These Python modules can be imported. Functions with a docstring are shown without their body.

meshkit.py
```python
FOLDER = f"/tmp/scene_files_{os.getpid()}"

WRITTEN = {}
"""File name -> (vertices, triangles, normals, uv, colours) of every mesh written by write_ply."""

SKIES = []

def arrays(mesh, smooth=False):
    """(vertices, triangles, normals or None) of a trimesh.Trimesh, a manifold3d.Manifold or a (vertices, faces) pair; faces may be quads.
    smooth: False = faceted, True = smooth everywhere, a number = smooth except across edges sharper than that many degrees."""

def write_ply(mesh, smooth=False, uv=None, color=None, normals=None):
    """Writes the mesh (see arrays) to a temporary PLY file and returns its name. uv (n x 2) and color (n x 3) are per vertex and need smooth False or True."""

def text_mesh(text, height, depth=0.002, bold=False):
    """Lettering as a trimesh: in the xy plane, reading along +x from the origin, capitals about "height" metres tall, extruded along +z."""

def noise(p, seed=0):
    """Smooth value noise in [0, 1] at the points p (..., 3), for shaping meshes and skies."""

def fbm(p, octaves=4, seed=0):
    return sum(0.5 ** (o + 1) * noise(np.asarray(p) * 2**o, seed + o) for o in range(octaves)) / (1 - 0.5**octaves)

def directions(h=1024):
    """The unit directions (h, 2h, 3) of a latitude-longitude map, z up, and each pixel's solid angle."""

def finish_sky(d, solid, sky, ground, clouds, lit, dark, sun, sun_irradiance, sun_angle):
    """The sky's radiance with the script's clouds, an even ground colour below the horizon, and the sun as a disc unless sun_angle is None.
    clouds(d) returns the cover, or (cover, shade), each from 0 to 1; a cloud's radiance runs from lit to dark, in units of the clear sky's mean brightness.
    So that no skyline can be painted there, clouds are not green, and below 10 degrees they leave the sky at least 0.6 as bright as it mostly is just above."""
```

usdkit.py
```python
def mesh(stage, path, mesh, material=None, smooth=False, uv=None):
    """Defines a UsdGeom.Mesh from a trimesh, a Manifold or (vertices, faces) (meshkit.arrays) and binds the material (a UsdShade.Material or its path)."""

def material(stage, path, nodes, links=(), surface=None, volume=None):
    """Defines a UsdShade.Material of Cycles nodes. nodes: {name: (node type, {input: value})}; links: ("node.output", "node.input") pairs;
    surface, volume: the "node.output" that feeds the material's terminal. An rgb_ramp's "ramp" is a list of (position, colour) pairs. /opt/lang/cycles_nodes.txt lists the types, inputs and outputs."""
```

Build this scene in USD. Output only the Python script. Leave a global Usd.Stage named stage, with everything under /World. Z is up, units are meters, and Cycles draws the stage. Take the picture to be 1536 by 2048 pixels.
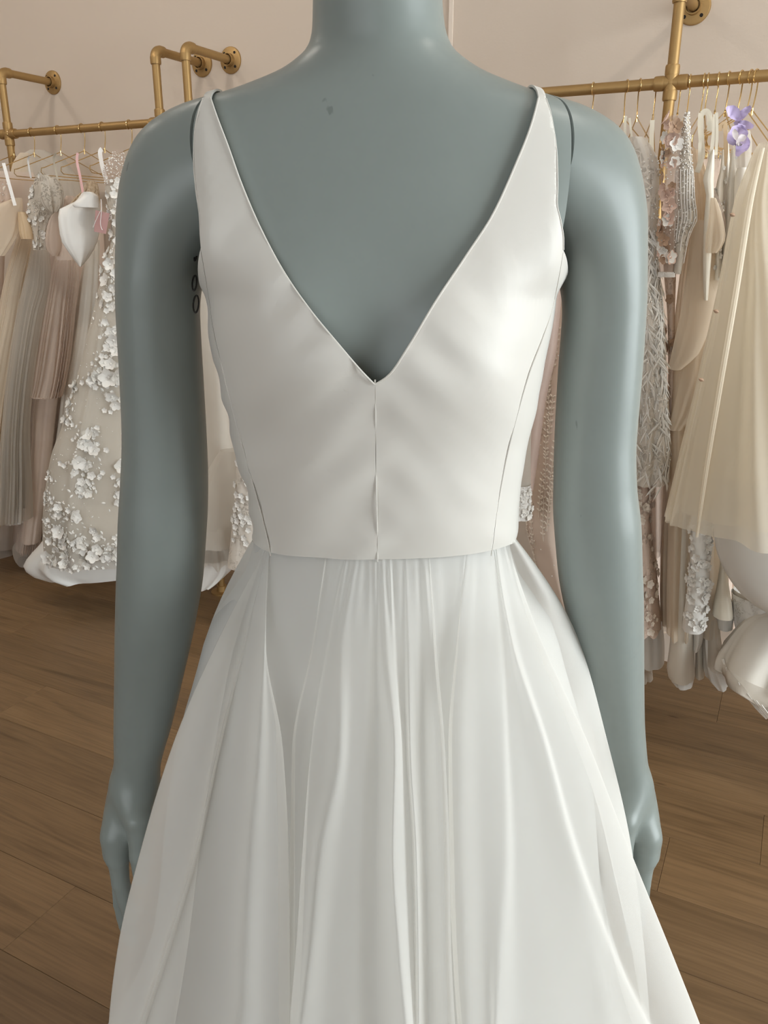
import math, random
import numpy as np, trimesh, manifold3d as m3
from scipy.interpolate import PchipInterpolator
import usdkit, meshkit
from pxr import Usd, UsdGeom, UsdLux, UsdShade, Gf, Sdf, Vt

random.seed(7); RNG = np.random.default_rng(11)
stage = Usd.Stage.CreateInMemory()
UsdGeom.SetStageUpAxis(stage, 'Z'); UsdGeom.SetStageMetersPerUnit(stage, 1.0)
UsdGeom.Xform.Define(stage, '/World'); UsdGeom.Scope.Define(stage, '/World/Looks')

# ------------------------------------------------------------------ camera, light
W, H = 1536, 2048
FPX, PITCH, ROLL, YAW, EYE = 1605.6, 0.32751, 0.00263, 0.46735, 1.33
EXPOSURE = 0.06
cam = UsdGeom.Camera.Define(stage, '/World/Camera')
def cam_axes(yaw):
    r = np.array([math.cos(yaw), math.sin(yaw), 0.]); fw = np.array([-math.sin(yaw), math.cos(yaw), 0.]); up = np.array([0, 0, 1.])
    f2 = fw*math.cos(PITCH) - up*math.sin(PITCH); u2 = up*math.cos(PITCH) + fw*math.sin(PITCH)
    return np.stack([r*math.cos(ROLL) + u2*math.sin(ROLL), u2*math.cos(ROLL) - r*math.sin(ROLL), f2])
RW = cam_axes(YAW)                                   # world: room axes, back wall along x
M = np.eye(4); M[0, :3] = RW[0]; M[1, :3] = RW[1]; M[2, :3] = -RW[2]; M[3, :3] = (0, 0, EYE)
cam.AddTransformOp().Set(Gf.Matrix4d(*M.ravel().tolist()))
cam.CreateHorizontalApertureAttr(24.0); cam.CreateVerticalApertureAttr(32.0)
cam.CreateFocalLengthAttr(24.0*FPX/W); cam.CreateClippingRangeAttr(Gf.Vec2f(0.05, 60)); cam.CreateExposureAttr(EXPOSURE)

def rect_light(name, pos, target, w, h, power, color):
    l = UsdLux.RectLight.Define(stage, '/World/'+name)
    p = np.array(pos, float); z = p - np.array(target, float); z /= np.linalg.norm(z)
    x = np.cross((0, 0, 1.), z) if abs(z[2]) < .99 else np.array([1., 0, 0]); x /= np.linalg.norm(x); y = np.cross(z, x)
    m = np.eye(4); m[0, :3] = x; m[1, :3] = y; m[2, :3] = z; m[3, :3] = p
    l.AddTransformOp().Set(Gf.Matrix4d(*m.ravel().tolist()))
    l.CreateWidthAttr(w); l.CreateHeightAttr(h); l.CreateIntensityAttr(power); l.CreateColorAttr(Gf.Vec3f(*color))
    return l
X0, X1, Y0, Y1, ZC = -4.4, 2.6, -3.2, 2.56, 3.0       # the room
WR = (0.0, 2.4, 0.4, 2.6)                            # unseen window in the right wall, lights the mannequin from that side: y0,y1,z0,z1
WF = (-2.4, 1.4, 0.5, 2.6)                            # unseen shop window behind the camera, lights the fronts of dress and gowns: x0,x1,z0,z1
dome = UsdLux.DomeLight.Define(stage, '/World/Sky'); dome.CreateIntensityAttr(0.6); dome.CreateColorAttr(Gf.Vec3f(.85, .93, 1.0))
rect_light('DaylightRight', (X1+.35, (WR[0]+WR[1])/2, (WR[2]+WR[3])/2), (0, (WR[0]+WR[1])/2, (WR[2]+WR[3])/2), WR[1]-WR[0]+.3, WR[3]-WR[2]+.2, 7.2, (.93, .985, 1.0))
rect_light('DaylightFront', ((WF[0]+WF[1])/2, Y0-.35, (WF[2]+WF[3])/2), ((WF[0]+WF[1])/2, 0, (WF[2]+WF[3])/2), WF[1]-WF[0]+.3, WF[3]-WF[2]+.2, 1.0, (1.0, .97, .93))

UNSEEN_LAMPS = [(-3.5, 1.0), (-2.5, 1.0), (-1.7, 1.1), (.75, 1.1)]   # unseen ceiling lamps, placed out of view to light gowns and back wall
for k, (lx, ly) in enumerate(UNSEEN_LAMPS):
    l = UsdLux.DiskLight.Define(stage, f'/World/LampGlow{k}'); l.CreateRadiusAttr(.09); l.CreateIntensityAttr(75.0 if k < 3 else 120.0); l.CreateColorAttr(Gf.Vec3f(1.0, .93, .84))
    l.AddTranslateOp().Set(Gf.Vec3d(lx, ly, ZC-.125)); l.AddRotateXOp().Set(32.0)

# ------------------------------------------------------------------ helpers
USED = {}
def numbered(path):
    n = USED.get(path, 0); USED[path] = n+1
    return path if n == 0 else f'{path}_{n:03d}'
def tag(o, label=None, cat=None, group=None, kind=None):
    p = o.GetPrim() if hasattr(o, 'GetPrim') else o
    for k, v in (('label', label), ('category', cat), ('group', group), ('kind', kind)):
        if v: p.SetCustomDataByKey(k, v)
    return p
def obj(name, mesh, mat, parent=None, smooth=35, **kw):
    base = parent.GetPath().pathString if parent is not None else '/World'
    p = usdkit.mesh(stage, numbered(base+'/'+name), mesh, mat, smooth=smooth).GetPrim()
    if kw: tag(p, **kw)
    return p
def thing(name, label, cat, loc=(0, 0, 0), rz=0.0, group=None):
    x = UsdGeom.Xform.Define(stage, numbered('/World/'+name))
    x.AddTranslateOp().Set(Gf.Vec3d(*map(float, loc))); x.AddRotateZOp().Set(math.degrees(rz))
    return tag(x, label, cat, group)
def pray(axes, px, py):
    px = np.asarray(px, float); py = np.asarray(py, float)
    d = np.stack([(px-W/2)/FPX, -(py-H/2)/FPX, np.ones_like(px)*1.0], -1)
    return d @ axes
def on_y(px, py, y):                                  # world point of a pixel's ray at depth y
    d = pray(RW, px, py); return np.array([0, 0, EYE]) + d*(y/d[..., 1])[..., None]
def on_z(px, py, z):
    d = pray(RW, px, py); return np.array([0, 0, EYE]) + d*((z-EYE)/d[..., 2])[..., None]
def box(x0, x1, y0, y1, z0, z1):
    b = trimesh.creation.box((x1-x0, y1-y0, z1-z0)); b.apply_translation(((x0+x1)/2, (y0+y1)/2, (z0+z1)/2)); return b
def cat(ms): return trimesh.util.concatenate(ms)
def tube(pts, r, sides=8, caps=True, closed=False):
    p = np.asarray(pts, float); n = len(p)
    t = np.gradient(p, axis=0) if not closed else np.roll(p, -1, 0)-np.roll(p, 1, 0)
    t /= np.linalg.norm(t, axis=1, keepdims=True)+1e-12
    u = np.zeros_like(p); a = np.array([0, 0, 1.]) if abs(t[0, 2]) < .9 else np.array([1., 0, 0])
    for i in range(n):
        a = a - t[i]*(a@t[i]); a /= np.linalg.norm(a)+1e-12; u[i] = a
    w = np.cross(t, u); ang = np.arange(sides)*2*np.pi/sides; r = np.broadcast_to(r, (n,))
    v = p[:, None] + r[:, None, None]*(np.cos(ang)[None, :, None]*u[:, None] + np.sin(ang)[None, :, None]*w[:, None])
    return grid_mesh(v, wrap_u=True, caps=caps and not closed, wrap_v=closed)
def grid_mesh(v, wrap_u=False, caps=False, wrap_v=False):   # v: (rows, cols, 3)
    n, m = v.shape[:2]
    i = np.arange(n if wrap_v else n-1); j = np.arange(m if wrap_u else m-1); I, J = np.meshgrid(i, j, indexing='ij')
    a = I*m+J; b = I*m+(J+1) % m; c = ((I+1) % n)*m+(J+1) % m; d = ((I+1) % n)*m+J
    f = np.concatenate([np.stack([a, b, c], -1).reshape(-1, 3), np.stack([a, c, d], -1).reshape(-1, 3)])
    V = v.reshape(-1, 3)
    if caps:
        V = np.vstack([V, v[0].mean(0), v[-1].mean(0)]); k = np.arange(m); k2 = (k+1) % m
        f = np.vstack([f, np.stack([k2, k, np.full(m, n*m)], -1), np.stack([(n-1)*m+k, (n-1)*m+k2, np.full(m, n*m+1)], -1)])
    return trimesh.Trimesh(V, f, process=False)
def manifold(t):
    return m3.Manifold(m3.Mesh(np.asarray(t.vertices, np.float32), np.asarray(t.faces, np.uint32)))
def from_manifold(m):
    r = m.to_mesh(); return trimesh.Trimesh(np.array(r.vert_properties[:, :3]), np.array(r.tri_verts), process=False)
def pc(xs, ys): return PchipInterpolator(xs, ys, axis=0)

# ------------------------------------------------------------------ materials
MATS = {}
def mat(name, nodes, links=(), surface='p.BSDF', volume=None):
    MATS[name] = usdkit.material(stage, '/World/Looks/'+name, nodes, links, surface, volume); return MATS[name]
def lin(r, g, b):
    c = np.array([r, g, b])/255.; return tuple(np.where(c < .04045, c/12.92, ((c+.055)/1.055)**2.4))
def simple(name, col, rough=.5, metal=0., bump=None, **kw):
    n = {'p': ('principled_bsdf', dict(base_color=col, roughness=rough, metallic=metal, **kw))}; l = []
    if bump:
        n['g'] = ('geometry', {}); n['n'] = ('noise_texture', dict(scale=bump[0], detail=4.)); n['b'] = ('bump', dict(strength=bump[1], distance=bump[2]))
        l = [('g.position', 'n.vector'), ('n.fac', 'b.height'), ('b.normal', 'p.normal')]
    return mat(name, n, l)
def mottled(name, c1, c2, scale, rough=.6, bump=.15, dist=.002, detail=5., **kw):
    return mat(name, {'g': ('geometry', {}), 'n': ('noise_texture', dict(scale=scale, detail=detail)), 'r': ('rgb_ramp', dict(ramp=[(.35, c1), (.65, c2)])),
        'b': ('bump', dict(strength=bump, distance=dist)), 'p': ('principled_bsdf', dict(roughness=rough, **kw))},
        [('g.position', 'n.vector'), ('n.fac', 'r.fac'), ('r.color', 'p.base_color'), ('n.fac', 'b.height'), ('b.normal', 'p.normal')])
def sheer(name, col, cover=.6, grain=900., edge=.35, rough=.5):
    """sheer cloth: a fine weave, denser where it is seen along the threads"""
    return mat(name, {'g': ('geometry', {}), 'n': ('white_noise_texture', {}), 'lw': ('layer_weight', dict(blend=.35)),
        'm1': ('math', dict(math_type='multiply_add', value2=.1, value3=cover-.05)), 'm2': ('math', dict(math_type='multiply_add', value2=edge, use_clamp=True)),
        't': ('transparent_bsdf', dict(color=(1, 1, 1))), 'd': ('diffuse_bsdf', dict(color=col)), 'tl': ('translucent_bsdf', dict(color=col)), 'mx': ('mix_closure', dict(fac=.35)), 'out': ('mix_closure', {})},
        [('g.position', 'n.vector'), ('n.value', 'm1.value1'), ('lw.facing', 'm2.value1'), ('m1.value', 'm2.value3'), ('m2.value', 'out.fac'),
         ('d.BSDF', 'mx.closure1'), ('tl.BSDF', 'mx.closure2'), ('t.BSDF', 'out.closure1'), ('mx.closure', 'out.closure2')], surface='out.closure')
def lace(name, col, scale=60., density=.5, rough=.6, back=None):
    """net with a worked pattern: voronoi sprigs over an open mesh"""
    return mat(name, {'g': ('geometry', {}), 'nz': ('noise_texture', dict(scale=scale*.5, detail=2.)), 'va': ('vector_math', dict(math_type='multiply_add', vector2=(.03, .03, .03))),
        'v': ('voronoi_texture', dict(scale=scale, feature='distance_to_edge')), 'n2': ('noise_texture', dict(scale=scale*.35, detail=3.)),
        'r': ('rgb_ramp', dict(ramp=[(.0, (1, 1, 1)), (.09, (1, 1, 1)), (.16, (0, 0, 0)), (1, (0, 0, 0))])), 'r2': ('rgb_ramp', dict(ramp=[(.45, (0, 0, 0)), (.55, (1, 1, 1))])),
        'mx0': ('mix', dict(mix_type='lighten', fac=1.)), 'm': ('math', dict(math_type='multiply_add', value2=1-density, value3=density, use_clamp=True)),
        't': ('transparent_bsdf', dict(color=(1, 1, 1))), 'b': ('bump', dict(strength=.5, distance=.002)), 'p': ('principled_bsdf', dict(base_color=col, roughness=rough)), 'out': ('mix_closure', {})},
        [('g.position', 'nz.vector'), ('nz.color', 'va.vector1'), ('g.position', 'va.vector3'), ('va.vector', 'v.vector'), ('g.position', 'n2.vector'), ('v.distance', 'r.fac'), ('n2.fac', 'r2.fac'),
         ('r.color', 'mx0.color1'), ('r2.color', 'mx0.color2'), ('mx0.color', 'm.value1'), ('m.value', 'out.fac'), ('m.value', 'b.height'), ('b.normal', 'p.normal'), ('t.BSDF', 'out.closure1'), ('p.BSDF', 'out.closure2')], surface='out.closure')

simple('wall_paint', lin(208, 193, 178), .75, bump=(180., .12, .002))
simple('trim_paint', lin(226, 212, 198), .5)
simple('ceiling_paint', lin(236, 232, 226), .8)
simple('white_frame', lin(232, 230, 226), .4)
mat('oak', {'g': ('geometry', {}), 'oi': ('object_info', {}), 'cx': ('combine_xyz', {}), 'k1': ('math', dict(math_type='multiply', value2=37.)), 'k2': ('math', dict(math_type='multiply', value2=11.)),
    'add': ('vector_math', dict(math_type='add')), 'mp': ('mapping', dict(scale=(1.6, 22., 1.))), 'mp2': ('mapping', dict(scale=(6., 160., 1.))), 'mp3': ('mapping', dict(scale=(4., 17., 1.))),
    'n': ('noise_texture', dict(scale=1., detail=5., roughness=.6, distortion=1.2)), 'n2': ('noise_texture', dict(scale=1., detail=3.)), 'v': ('voronoi_texture', dict(scale=1.)),
    'r': ('rgb_ramp', dict(ramp=[(.25, lin(104, 80, 52)), (.45, lin(126, 99, 68)), (.6, lin(133, 105, 73)), (.8, lin(142, 115, 82))])),
    'r2': ('rgb_ramp', dict(ramp=[(.3, (.78, .76, .74)), (.6, (1, 1, 1))])), 'r3': ('rgb_ramp', dict(ramp=[(0., (.4, .35, .3)), (.035, (.6, .55, .5)), (.08, (1, 1, 1))])),
    'mu': ('mix', dict(mix_type='multiply', fac=1.)), 'mu2': ('mix', dict(mix_type='multiply', fac=.9)), 'tone': ('map_range', dict(to_min=.84, to_max=1.1)), 'hs': ('hsv', dict(hue=.5, saturation=1.0)),
    'b': ('bump', dict(strength=.12, distance=.001)), 'p': ('principled_bsdf', dict(roughness=.42))},
    [('oi.random', 'k1.value1'), ('oi.random', 'k2.value1'), ('k1.value', 'cx.x'), ('k2.value', 'cx.y'), ('g.position', 'add.vector1'), ('cx.vector', 'add.vector2'),
     ('add.vector', 'mp.vector'), ('add.vector', 'mp2.vector'), ('add.vector', 'mp3.vector'), ('mp.vector', 'n.vector'), ('mp2.vector', 'n2.vector'), ('mp3.vector', 'v.vector'),
     ('n.fac', 'r.fac'), ('n2.fac', 'r2.fac'), ('v.distance', 'r3.fac'), ('r.color', 'mu.color1'), ('r2.color', 'mu.color2'), ('mu.color', 'mu2.color1'), ('r3.color', 'mu2.color2'),
     ('oi.random', 'tone.value'), ('tone.result', 'hs.value'), ('mu2.color', 'hs.color'), ('hs.color', 'p.base_color'), ('n2.fac', 'b.height'), ('b.normal', 'p.normal')])
simple('underlay', lin(60, 46, 34), .9)
mat('brass', {'g': ('geometry', {}), 'n': ('noise_texture', dict(scale=300., detail=3.)), 'r': ('map_range', dict(to_min=.40, to_max=.58)), 'p': ('principled_bsdf', dict(base_color=lin(172, 140, 92), metallic=.7))},
    [('g.position', 'n.vector'), ('n.fac', 'r.value'), ('r.result', 'p.roughness')])
simple('gold_wire', lin(226, 196, 140), .22, 1.)
simple('dark_hole', lin(30, 24, 18), .8)
mat('mannequin_paint', {'g': ('geometry', {}), 'n': ('noise_texture', dict(scale=60., detail=4., roughness=.7)), 'n2': ('noise_texture', dict(scale=5., detail=3.)), 'mp': ('mapping', dict(scale=(240., 240., 90.))),
    'v': ('noise_texture', dict(scale=.45, detail=2.)), 'rs': ('rgb_ramp', dict(ramp=[(.0, (1, 1, 1)), (.75, (1, 1, 1)), (.785, (.72, .72, .72))])), 'rc': ('rgb_ramp', dict(ramp=[(.3, lin(136, 144, 140)), (.7, lin(142, 150, 146))])),
    'mu': ('mix', dict(mix_type='multiply', fac=1.)), 'ro': ('map_range', dict(to_min=.28, to_max=.42)), 'p': ('principled_bsdf', dict(roughness=.4, specular_ior_level=.45))},
    [('g.position', 'n.vector'), ('g.position', 'n2.vector'), ('g.position', 'mp.vector'), ('mp.vector', 'v.vector'), ('v.fac', 'rs.fac'), ('n2.fac', 'rc.fac'), ('rc.color', 'mu.color1'), ('rs.color', 'mu.color2'),
     ('mu.color', 'p.base_color'), ('n.fac', 'ro.value'), ('ro.result', 'p.roughness')])
mat('bridal_satin', {'g': ('geometry', {}), 'mp': ('mapping', dict(scale=(900., 900., 2200.))), 'n': ('noise_texture', dict(scale=1., detail=1.)),
    'b': ('bump', dict(strength=.04, distance=.0004)), 'p': ('principled_bsdf', dict(base_color=lin(223, 219, 211), roughness=.44, specular_ior_level=.32, sheen_weight=.2, sheen_roughness=.4))},
    [('g.position', 'mp.vector'), ('mp.vector', 'n.vector'), ('n.fac', 'b.height'), ('b.normal', 'p.normal')])
simple('bridal_lining', lin(217, 216, 212), .45, bump=(1500., .05, .0005))
sheer('organza', lin(242, 240, 235), cover=.44, grain=1600., edge=.5, rough=.4)

# ------------------------------------------------------------------ room
def planar(name, m, mname, kind='structure', parent=None, **kw): return obj(name, m, MATS[mname], parent, smooth=False, kind=kind, **kw)
T = .15
planar('ceiling', box(X0-T, X1+T, Y0-T, Y1+T, ZC, ZC+T), 'ceiling_paint')
planar('wall_back', box(X0-T, X1+T, Y1, Y1+T, 0, ZC), 'wall_paint')
planar('wall_left', box(X0-T, X0, Y0, Y1, 0, ZC), 'wall_paint')
planar('wall_right', cat([box(X1, X1+T, Y0, WR[0], 0, ZC), box(X1, X1+T, WR[1], Y1, 0, ZC), box(X1, X1+T, WR[0], WR[1], 0, WR[2]), box(X1, X1+T, WR[0], WR[1], WR[3], ZC)]), 'wall_paint')
planar('wall_front', cat([box(X0-T, WF[0], Y0-T, Y0, 0, ZC), box(WF[1], X1+T, Y0-T, Y0, 0, ZC), box(WF[0], WF[1], Y0-T, Y0, 0, WF[2]), box(WF[0], WF[1], Y0-T, Y0, WF[3], ZC)]), 'wall_paint')
mat('pane', {'t': ('transparent_bsdf', dict(color=(.97, .98, .98))), 'g': ('glossy_bsdf', dict(color=(1, 1, 1), roughness=.02)), 'f': ('fresnel', dict(IOR=1.45)), 'm': ('mix_closure', {})},
    [('f.fac', 'm.fac'), ('t.BSDF', 'm.closure1'), ('g.BSDF', 'm.closure2')], surface='m.closure')
def window(n, horiz, a0, a1, z0, z1, at, thick):
    x = UsdGeom.Xform.Define(stage, f'/World/window_{n}').GetPrim(); tag(x, kind='structure')
    def b(u0, u1, w0, w1, e): return box(at+thick/2-e, at+thick/2+e, u0, u1, w0, w1) if not horiz else box(u0, u1, at+thick/2-e, at+thick/2+e, w0, w1)
    fr = [b(a0, a0+.06, z0, z1, .04), b(a1-.06, a1, z0, z1, .04), b(a0, a1, z0, z0+.06, .04), b(a0, a1, z1-.06, z1, .04)]
    for k in (1, 2): c = a0+(a1-a0)*k/3; fr.append(b(c-.025, c+.025, z0, z1, .035))
    obj('window_frame', cat(fr), MATS['white_frame'], x, smooth=False)
    for k in range(3):
        u0, u1, w0, w1, c = a0+(a1-a0)*k/3+.02, a0+(a1-a0)*(k+1)/3-.02, z0+.03, z1-.03, at+thick/2
        q = [(u0, c, w0), (u1, c, w0), (u1, c, w1), (u0, c, w1)] if horiz else [(c, u0, w0), (c, u1, w0), (c, u1, w1), (c, u0, w1)]
        obj('pane', trimesh.Trimesh(q, [[0, 1, 2], [0, 2, 3]], process=False), MATS['pane'], x, smooth=False)
window(1, False, WR[0], WR[1], WR[2], WR[3], X1, T)
window(2, True, WF[0], WF[1], WF[2], WF[3], Y0-T, T)
for k, (lx, ly) in enumerate(UNSEEN_LAMPS):  # fixtures of the unseen lamps, out of view above the racks
    lamp = thing('ceiling_spotlight', 'unseen white ceiling spotlight out of view above the ' + ('far left end of the left clothes rack', 'middle of the left clothes rack', 'gap between the two clothes racks', 'right end of the right clothes rack')[k], 'ceiling light', (lx, ly, ZC), 0, 'unseen ceiling spotlights over the racks')
    prof = np.array([(.001, -.012), (.055, -.012), (.055, 0), (.001, 0)]); obj('mounting_plate', trimesh.creation.revolve(prof[::-1], sections=32), MATS['white_frame'], lamp)
    can = trimesh.creation.revolve(np.array([(.098, -.10), (.098, .0), (.02, .02), (.001, .02), (.001, .012), (.018, .012), (.092, -.006), (.092, -.10), (.098, -.10)]), sections=32)
    can.apply_transform(trimesh.transformations.rotation_matrix(math.radians(32), (1, 0, 0))); can.apply_translation((0, 0, -.055)); obj('lamp_shade', can, MATS['white_frame'], lamp)
tx = float(on_y(903., 45., Y1)[0])
planar('trim_1', box(tx-.006, tx+.006, Y1-.008, Y1+.01, .1, ZC), 'trim_paint')
planar('baseboard_back', box(X0, X1, Y1-.015, Y1, 0, .1), 'trim_paint')
planar('baseboard_left', box(X0, X0+.015, Y0, Y1-.015, 0, .1), 'trim_paint')
planar('baseboard_right', box(X1-.015, X1, Y0, Y1-.015, 0, .1), 'trim_paint')
fl = UsdGeom.Xform.Define(stage, '/World/floor').GetPrim(); tag(fl, kind='structure')
obj('underlay', box(X0-T, X1+T, Y0-T, Y1+T, -.12, -.011), MATS['underlay'], fl, smooth=False)
def plank(x0, x1, y0, y1):
    g, c = .00025, .0007
    lo = box(x0+g, x1-g, y0+g, y1-g, -.011, -c); v = np.array(lo.vertices)
    t = np.array([[x0+g+c, y0+g+c, 0], [x1-g-c, y0+g+c, 0], [x1-g-c, y1-g-c, 0], [x0+g+c, y1-g-c, 0]]); o = np.array([[x0+g, y0+g, -c], [x1-g, y0+g, -c], [x1-g, y1-g, -c], [x0+g, y1-g, -c]])
    b = o.copy(); b[:, 2] = -.011; V = np.vstack([t, o, b]); F = [[0, 1, 2], [0, 2, 3]]
    for k in range(4):
        j = (k+1) % 4; F += [[4+k, 4+j, j], [4+k, j, k], [8+k, 8+j, 4+j], [8+k, 4+j, 4+k]]
    return trimesh.Trimesh(V, F, process=False)
PW, PL = .1858, 1.22
row = math.floor((Y0-.752)/PW)
ends = {4: -.093, 5: .101, 8: -.043}                   # measured plank ends
while .752+row*PW < Y1:
    ya = max(.752+row*PW, Y0); yb = min(.752+(row+1)*PW, Y1)
    x = ends.get(row, ((row*.47) % 1.)*PL) % PL + X0 - X0 % PL - 2*PL
    while x < X1:
        a, b = max(x, X0), min(x+PL, X1)
        if b-a > .02: obj('plank', plank(a, b, ya, yb), MATS['oak'], fl, smooth=False)
        x += PL
    row += 1

# ------------------------------------------------------------------ mannequin and the dress it wears (frame: x to its left hand, y away from the viewer)
DM = 0.68
class pct:
    """a smooth table of one variable, looked up fast"""
    def __init__(self, xs, ys):
        xs = np.asarray(xs, float); f = pc(xs, np.asarray(ys, float)); self.x = np.linspace(xs[0], xs[-1], 6000); self.y = f(self.x)
    def __call__(self, x):
        return np.interp(x, self.x, self.y) if self.y.ndim == 1 else np.stack([np.interp(x, self.x, c) for c in self.y.T], -1)
SHIFT = -.0021
MLOC = np.array([-math.sin(YAW)*DM + math.cos(YAW)*SHIFT, math.cos(YAW)*DM + math.sin(YAW)*SHIFT, 0.])
RM = cam_axes(0.0); CM = np.array([-SHIFT, -DM, EYE])
def m_y(px, py, y):
    d = pray(RM, px, py); return CM + d*((np.asarray(y)+DM)/d[..., 1])[..., None]
CX = 763.
# upper outline of neck, shoulders and upper arms: (row, half width in the picture), taken at the depth of the shoulder line
GO = np.array([(-120, 128), (-60, 127), (0, 129), (60, 133), (85, 139), (105, 150), (128, 176), (147, 206), (172, 266), (190, 318), (203, 366), (214, 402), (228, 432), (252, 467), (285, 494), (330, 511), (380, 520), (450, 524)], float)
gz = m_y(np.full(len(GO), CX), GO[:, 0], 0.)[:, 2]; ga = m_y(CX+GO[:, 1], GO[:, 0], 0.)[:, 0]-m_y(CX-GO[:, 1], GO[:, 0], 0.)[:, 0]; ga /= 2
ZP = gz[-1]                                            # armpit height
girdle = pct(np.r_[ZP-.2, gz[::-1]], np.r_[ga[-1], ga[::-1]])
# torso under the arms
TO = np.array([(480, 356), (540, 350), (620, 338), (720, 322), (800, 305), (870, 288), (930, 274), (1000, 262), (1060, 257), (1100, 258)], float)
tz = m_y(np.full(len(TO), CX), TO[:, 0], 0.)[:, 2]; ta = np.array([m_y(CX+h, r, 0.)[0] - m_y(CX, r, 0.)[0] for r, h in TO]) - .004
torso_a = pct(np.r_[.62, .80, .93, .99, tz[::-1], ZP+.02, 1.6], np.r_[.155, .168, .160, .137, ta[::-1], ta[0]+.001, ta[0]+.001])
bf = pct([.62, .85, .97, tz[-1], 1.10, 1.16, 1.22, 1.28, ZP, 1.375, 1.40, 1.43, 1.448, 1.463, 1.60], [.08, .082, .076, .070, .079, .088, .094, .094, .086, .078, .071, .062, .0565, .053, .051])
bb = pct([.62, .85, .96, tz[-1], 1.16, 1.25, ZP, 1.40, 1.43, 1.448, 1.463, 1.60], [.11, .115, .095, .070, .086, .10, .102, .088, .074, .066, .060, .056])
def lp(u, v, n): return (np.abs(u)**n + np.abs(v)**n + 1e-12)**(1./n)
def ss(a, b, x): t = np.clip((x-a)/(b-a), 0, 1); return t*t*(3-2*t)
def smin(a, b, k): h = np.clip(.5+.5*(b-a)/k, 0, 1); return b*(1-h)+a*h-k*h*(1-h)
def bust(x, z, fill):
    ax = np.sqrt(x*x+.014**2)-.004; d = np.where(ax < .074, (.074-ax)*(1-fill), ax-.074)
    up = np.where(z > 1.245, (z-1.245)/.062, (1.245-z)/.047)
    return np.exp(-(d/.046)**2 - up**2)
def f_torso(p, fill=.0, amp=.026, grow=0.):
    x, y, z = p[..., 0], p[..., 1], p[..., 2]
    k = ss(ZP-.055, ZP-.004, z)
    a = torso_a(np.clip(z, .62, 1.6))*(1-k) + girdle(np.clip(z, ZP-.2, gz[0]))*k
    front = bf(np.clip(z, .62, 1.6)) + amp*bust(x, z, fill)
    b = np.where(y < .0, front, bb(np.clip(z, .62, 1.6)))
    n = 2.0 + .35*ss(1.44, 1.36, z)*(1-.6*k)
    r = lp((x+.0036*ss(1.43, 1.50, z))/a, y/b, n)
    return (r-1)*np.minimum(a, b) - grow
ARM = np.array([  # row, outer, inner (viewer's left arm), depth of its axis, half depth
    (200, 262, 402, .004, .040), (300, 250, 402, .004, .043), (380, 240.5, 402, .004, .046), (450, 237.5, 402, .004, .046), (540, 236, 394, .004, .045), (640, 239, 397, .006, .043), (760, 245, 404, .009, .041), (880, 248.5, 411, .012, .040), (960, 245, 414, .013, .040), (1050, 240, 412, .014, .041),
    (1150, 237, 405, .016, .041), (1250, 234, 389, .019, .039), (1350, 232, 367, .023, .034), (1450, 230, 343, .027, .029), (1540, 229, 319, .031, .026), (1580, 224, 315, .034, .029), (1620, 217, 306, .038, .033), (1655, 214, 292, .041, .036)], float)
def arm_table(A):
    aO = m_y(A[:, 1], A[:, 0], A[:, 3]); aI = m_y(A[:, 2], A[:, 0], A[:, 3]); z = ((aO+aI)/2)[:, 2]; o = np.argsort(z)
    return z.min(), z.max(), pct(z[o], np.c_[(aO+aI)[:, 0]/2, A[:, 3], (aI-aO)[:, 0]/2, A[:, 4]][o])
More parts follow.
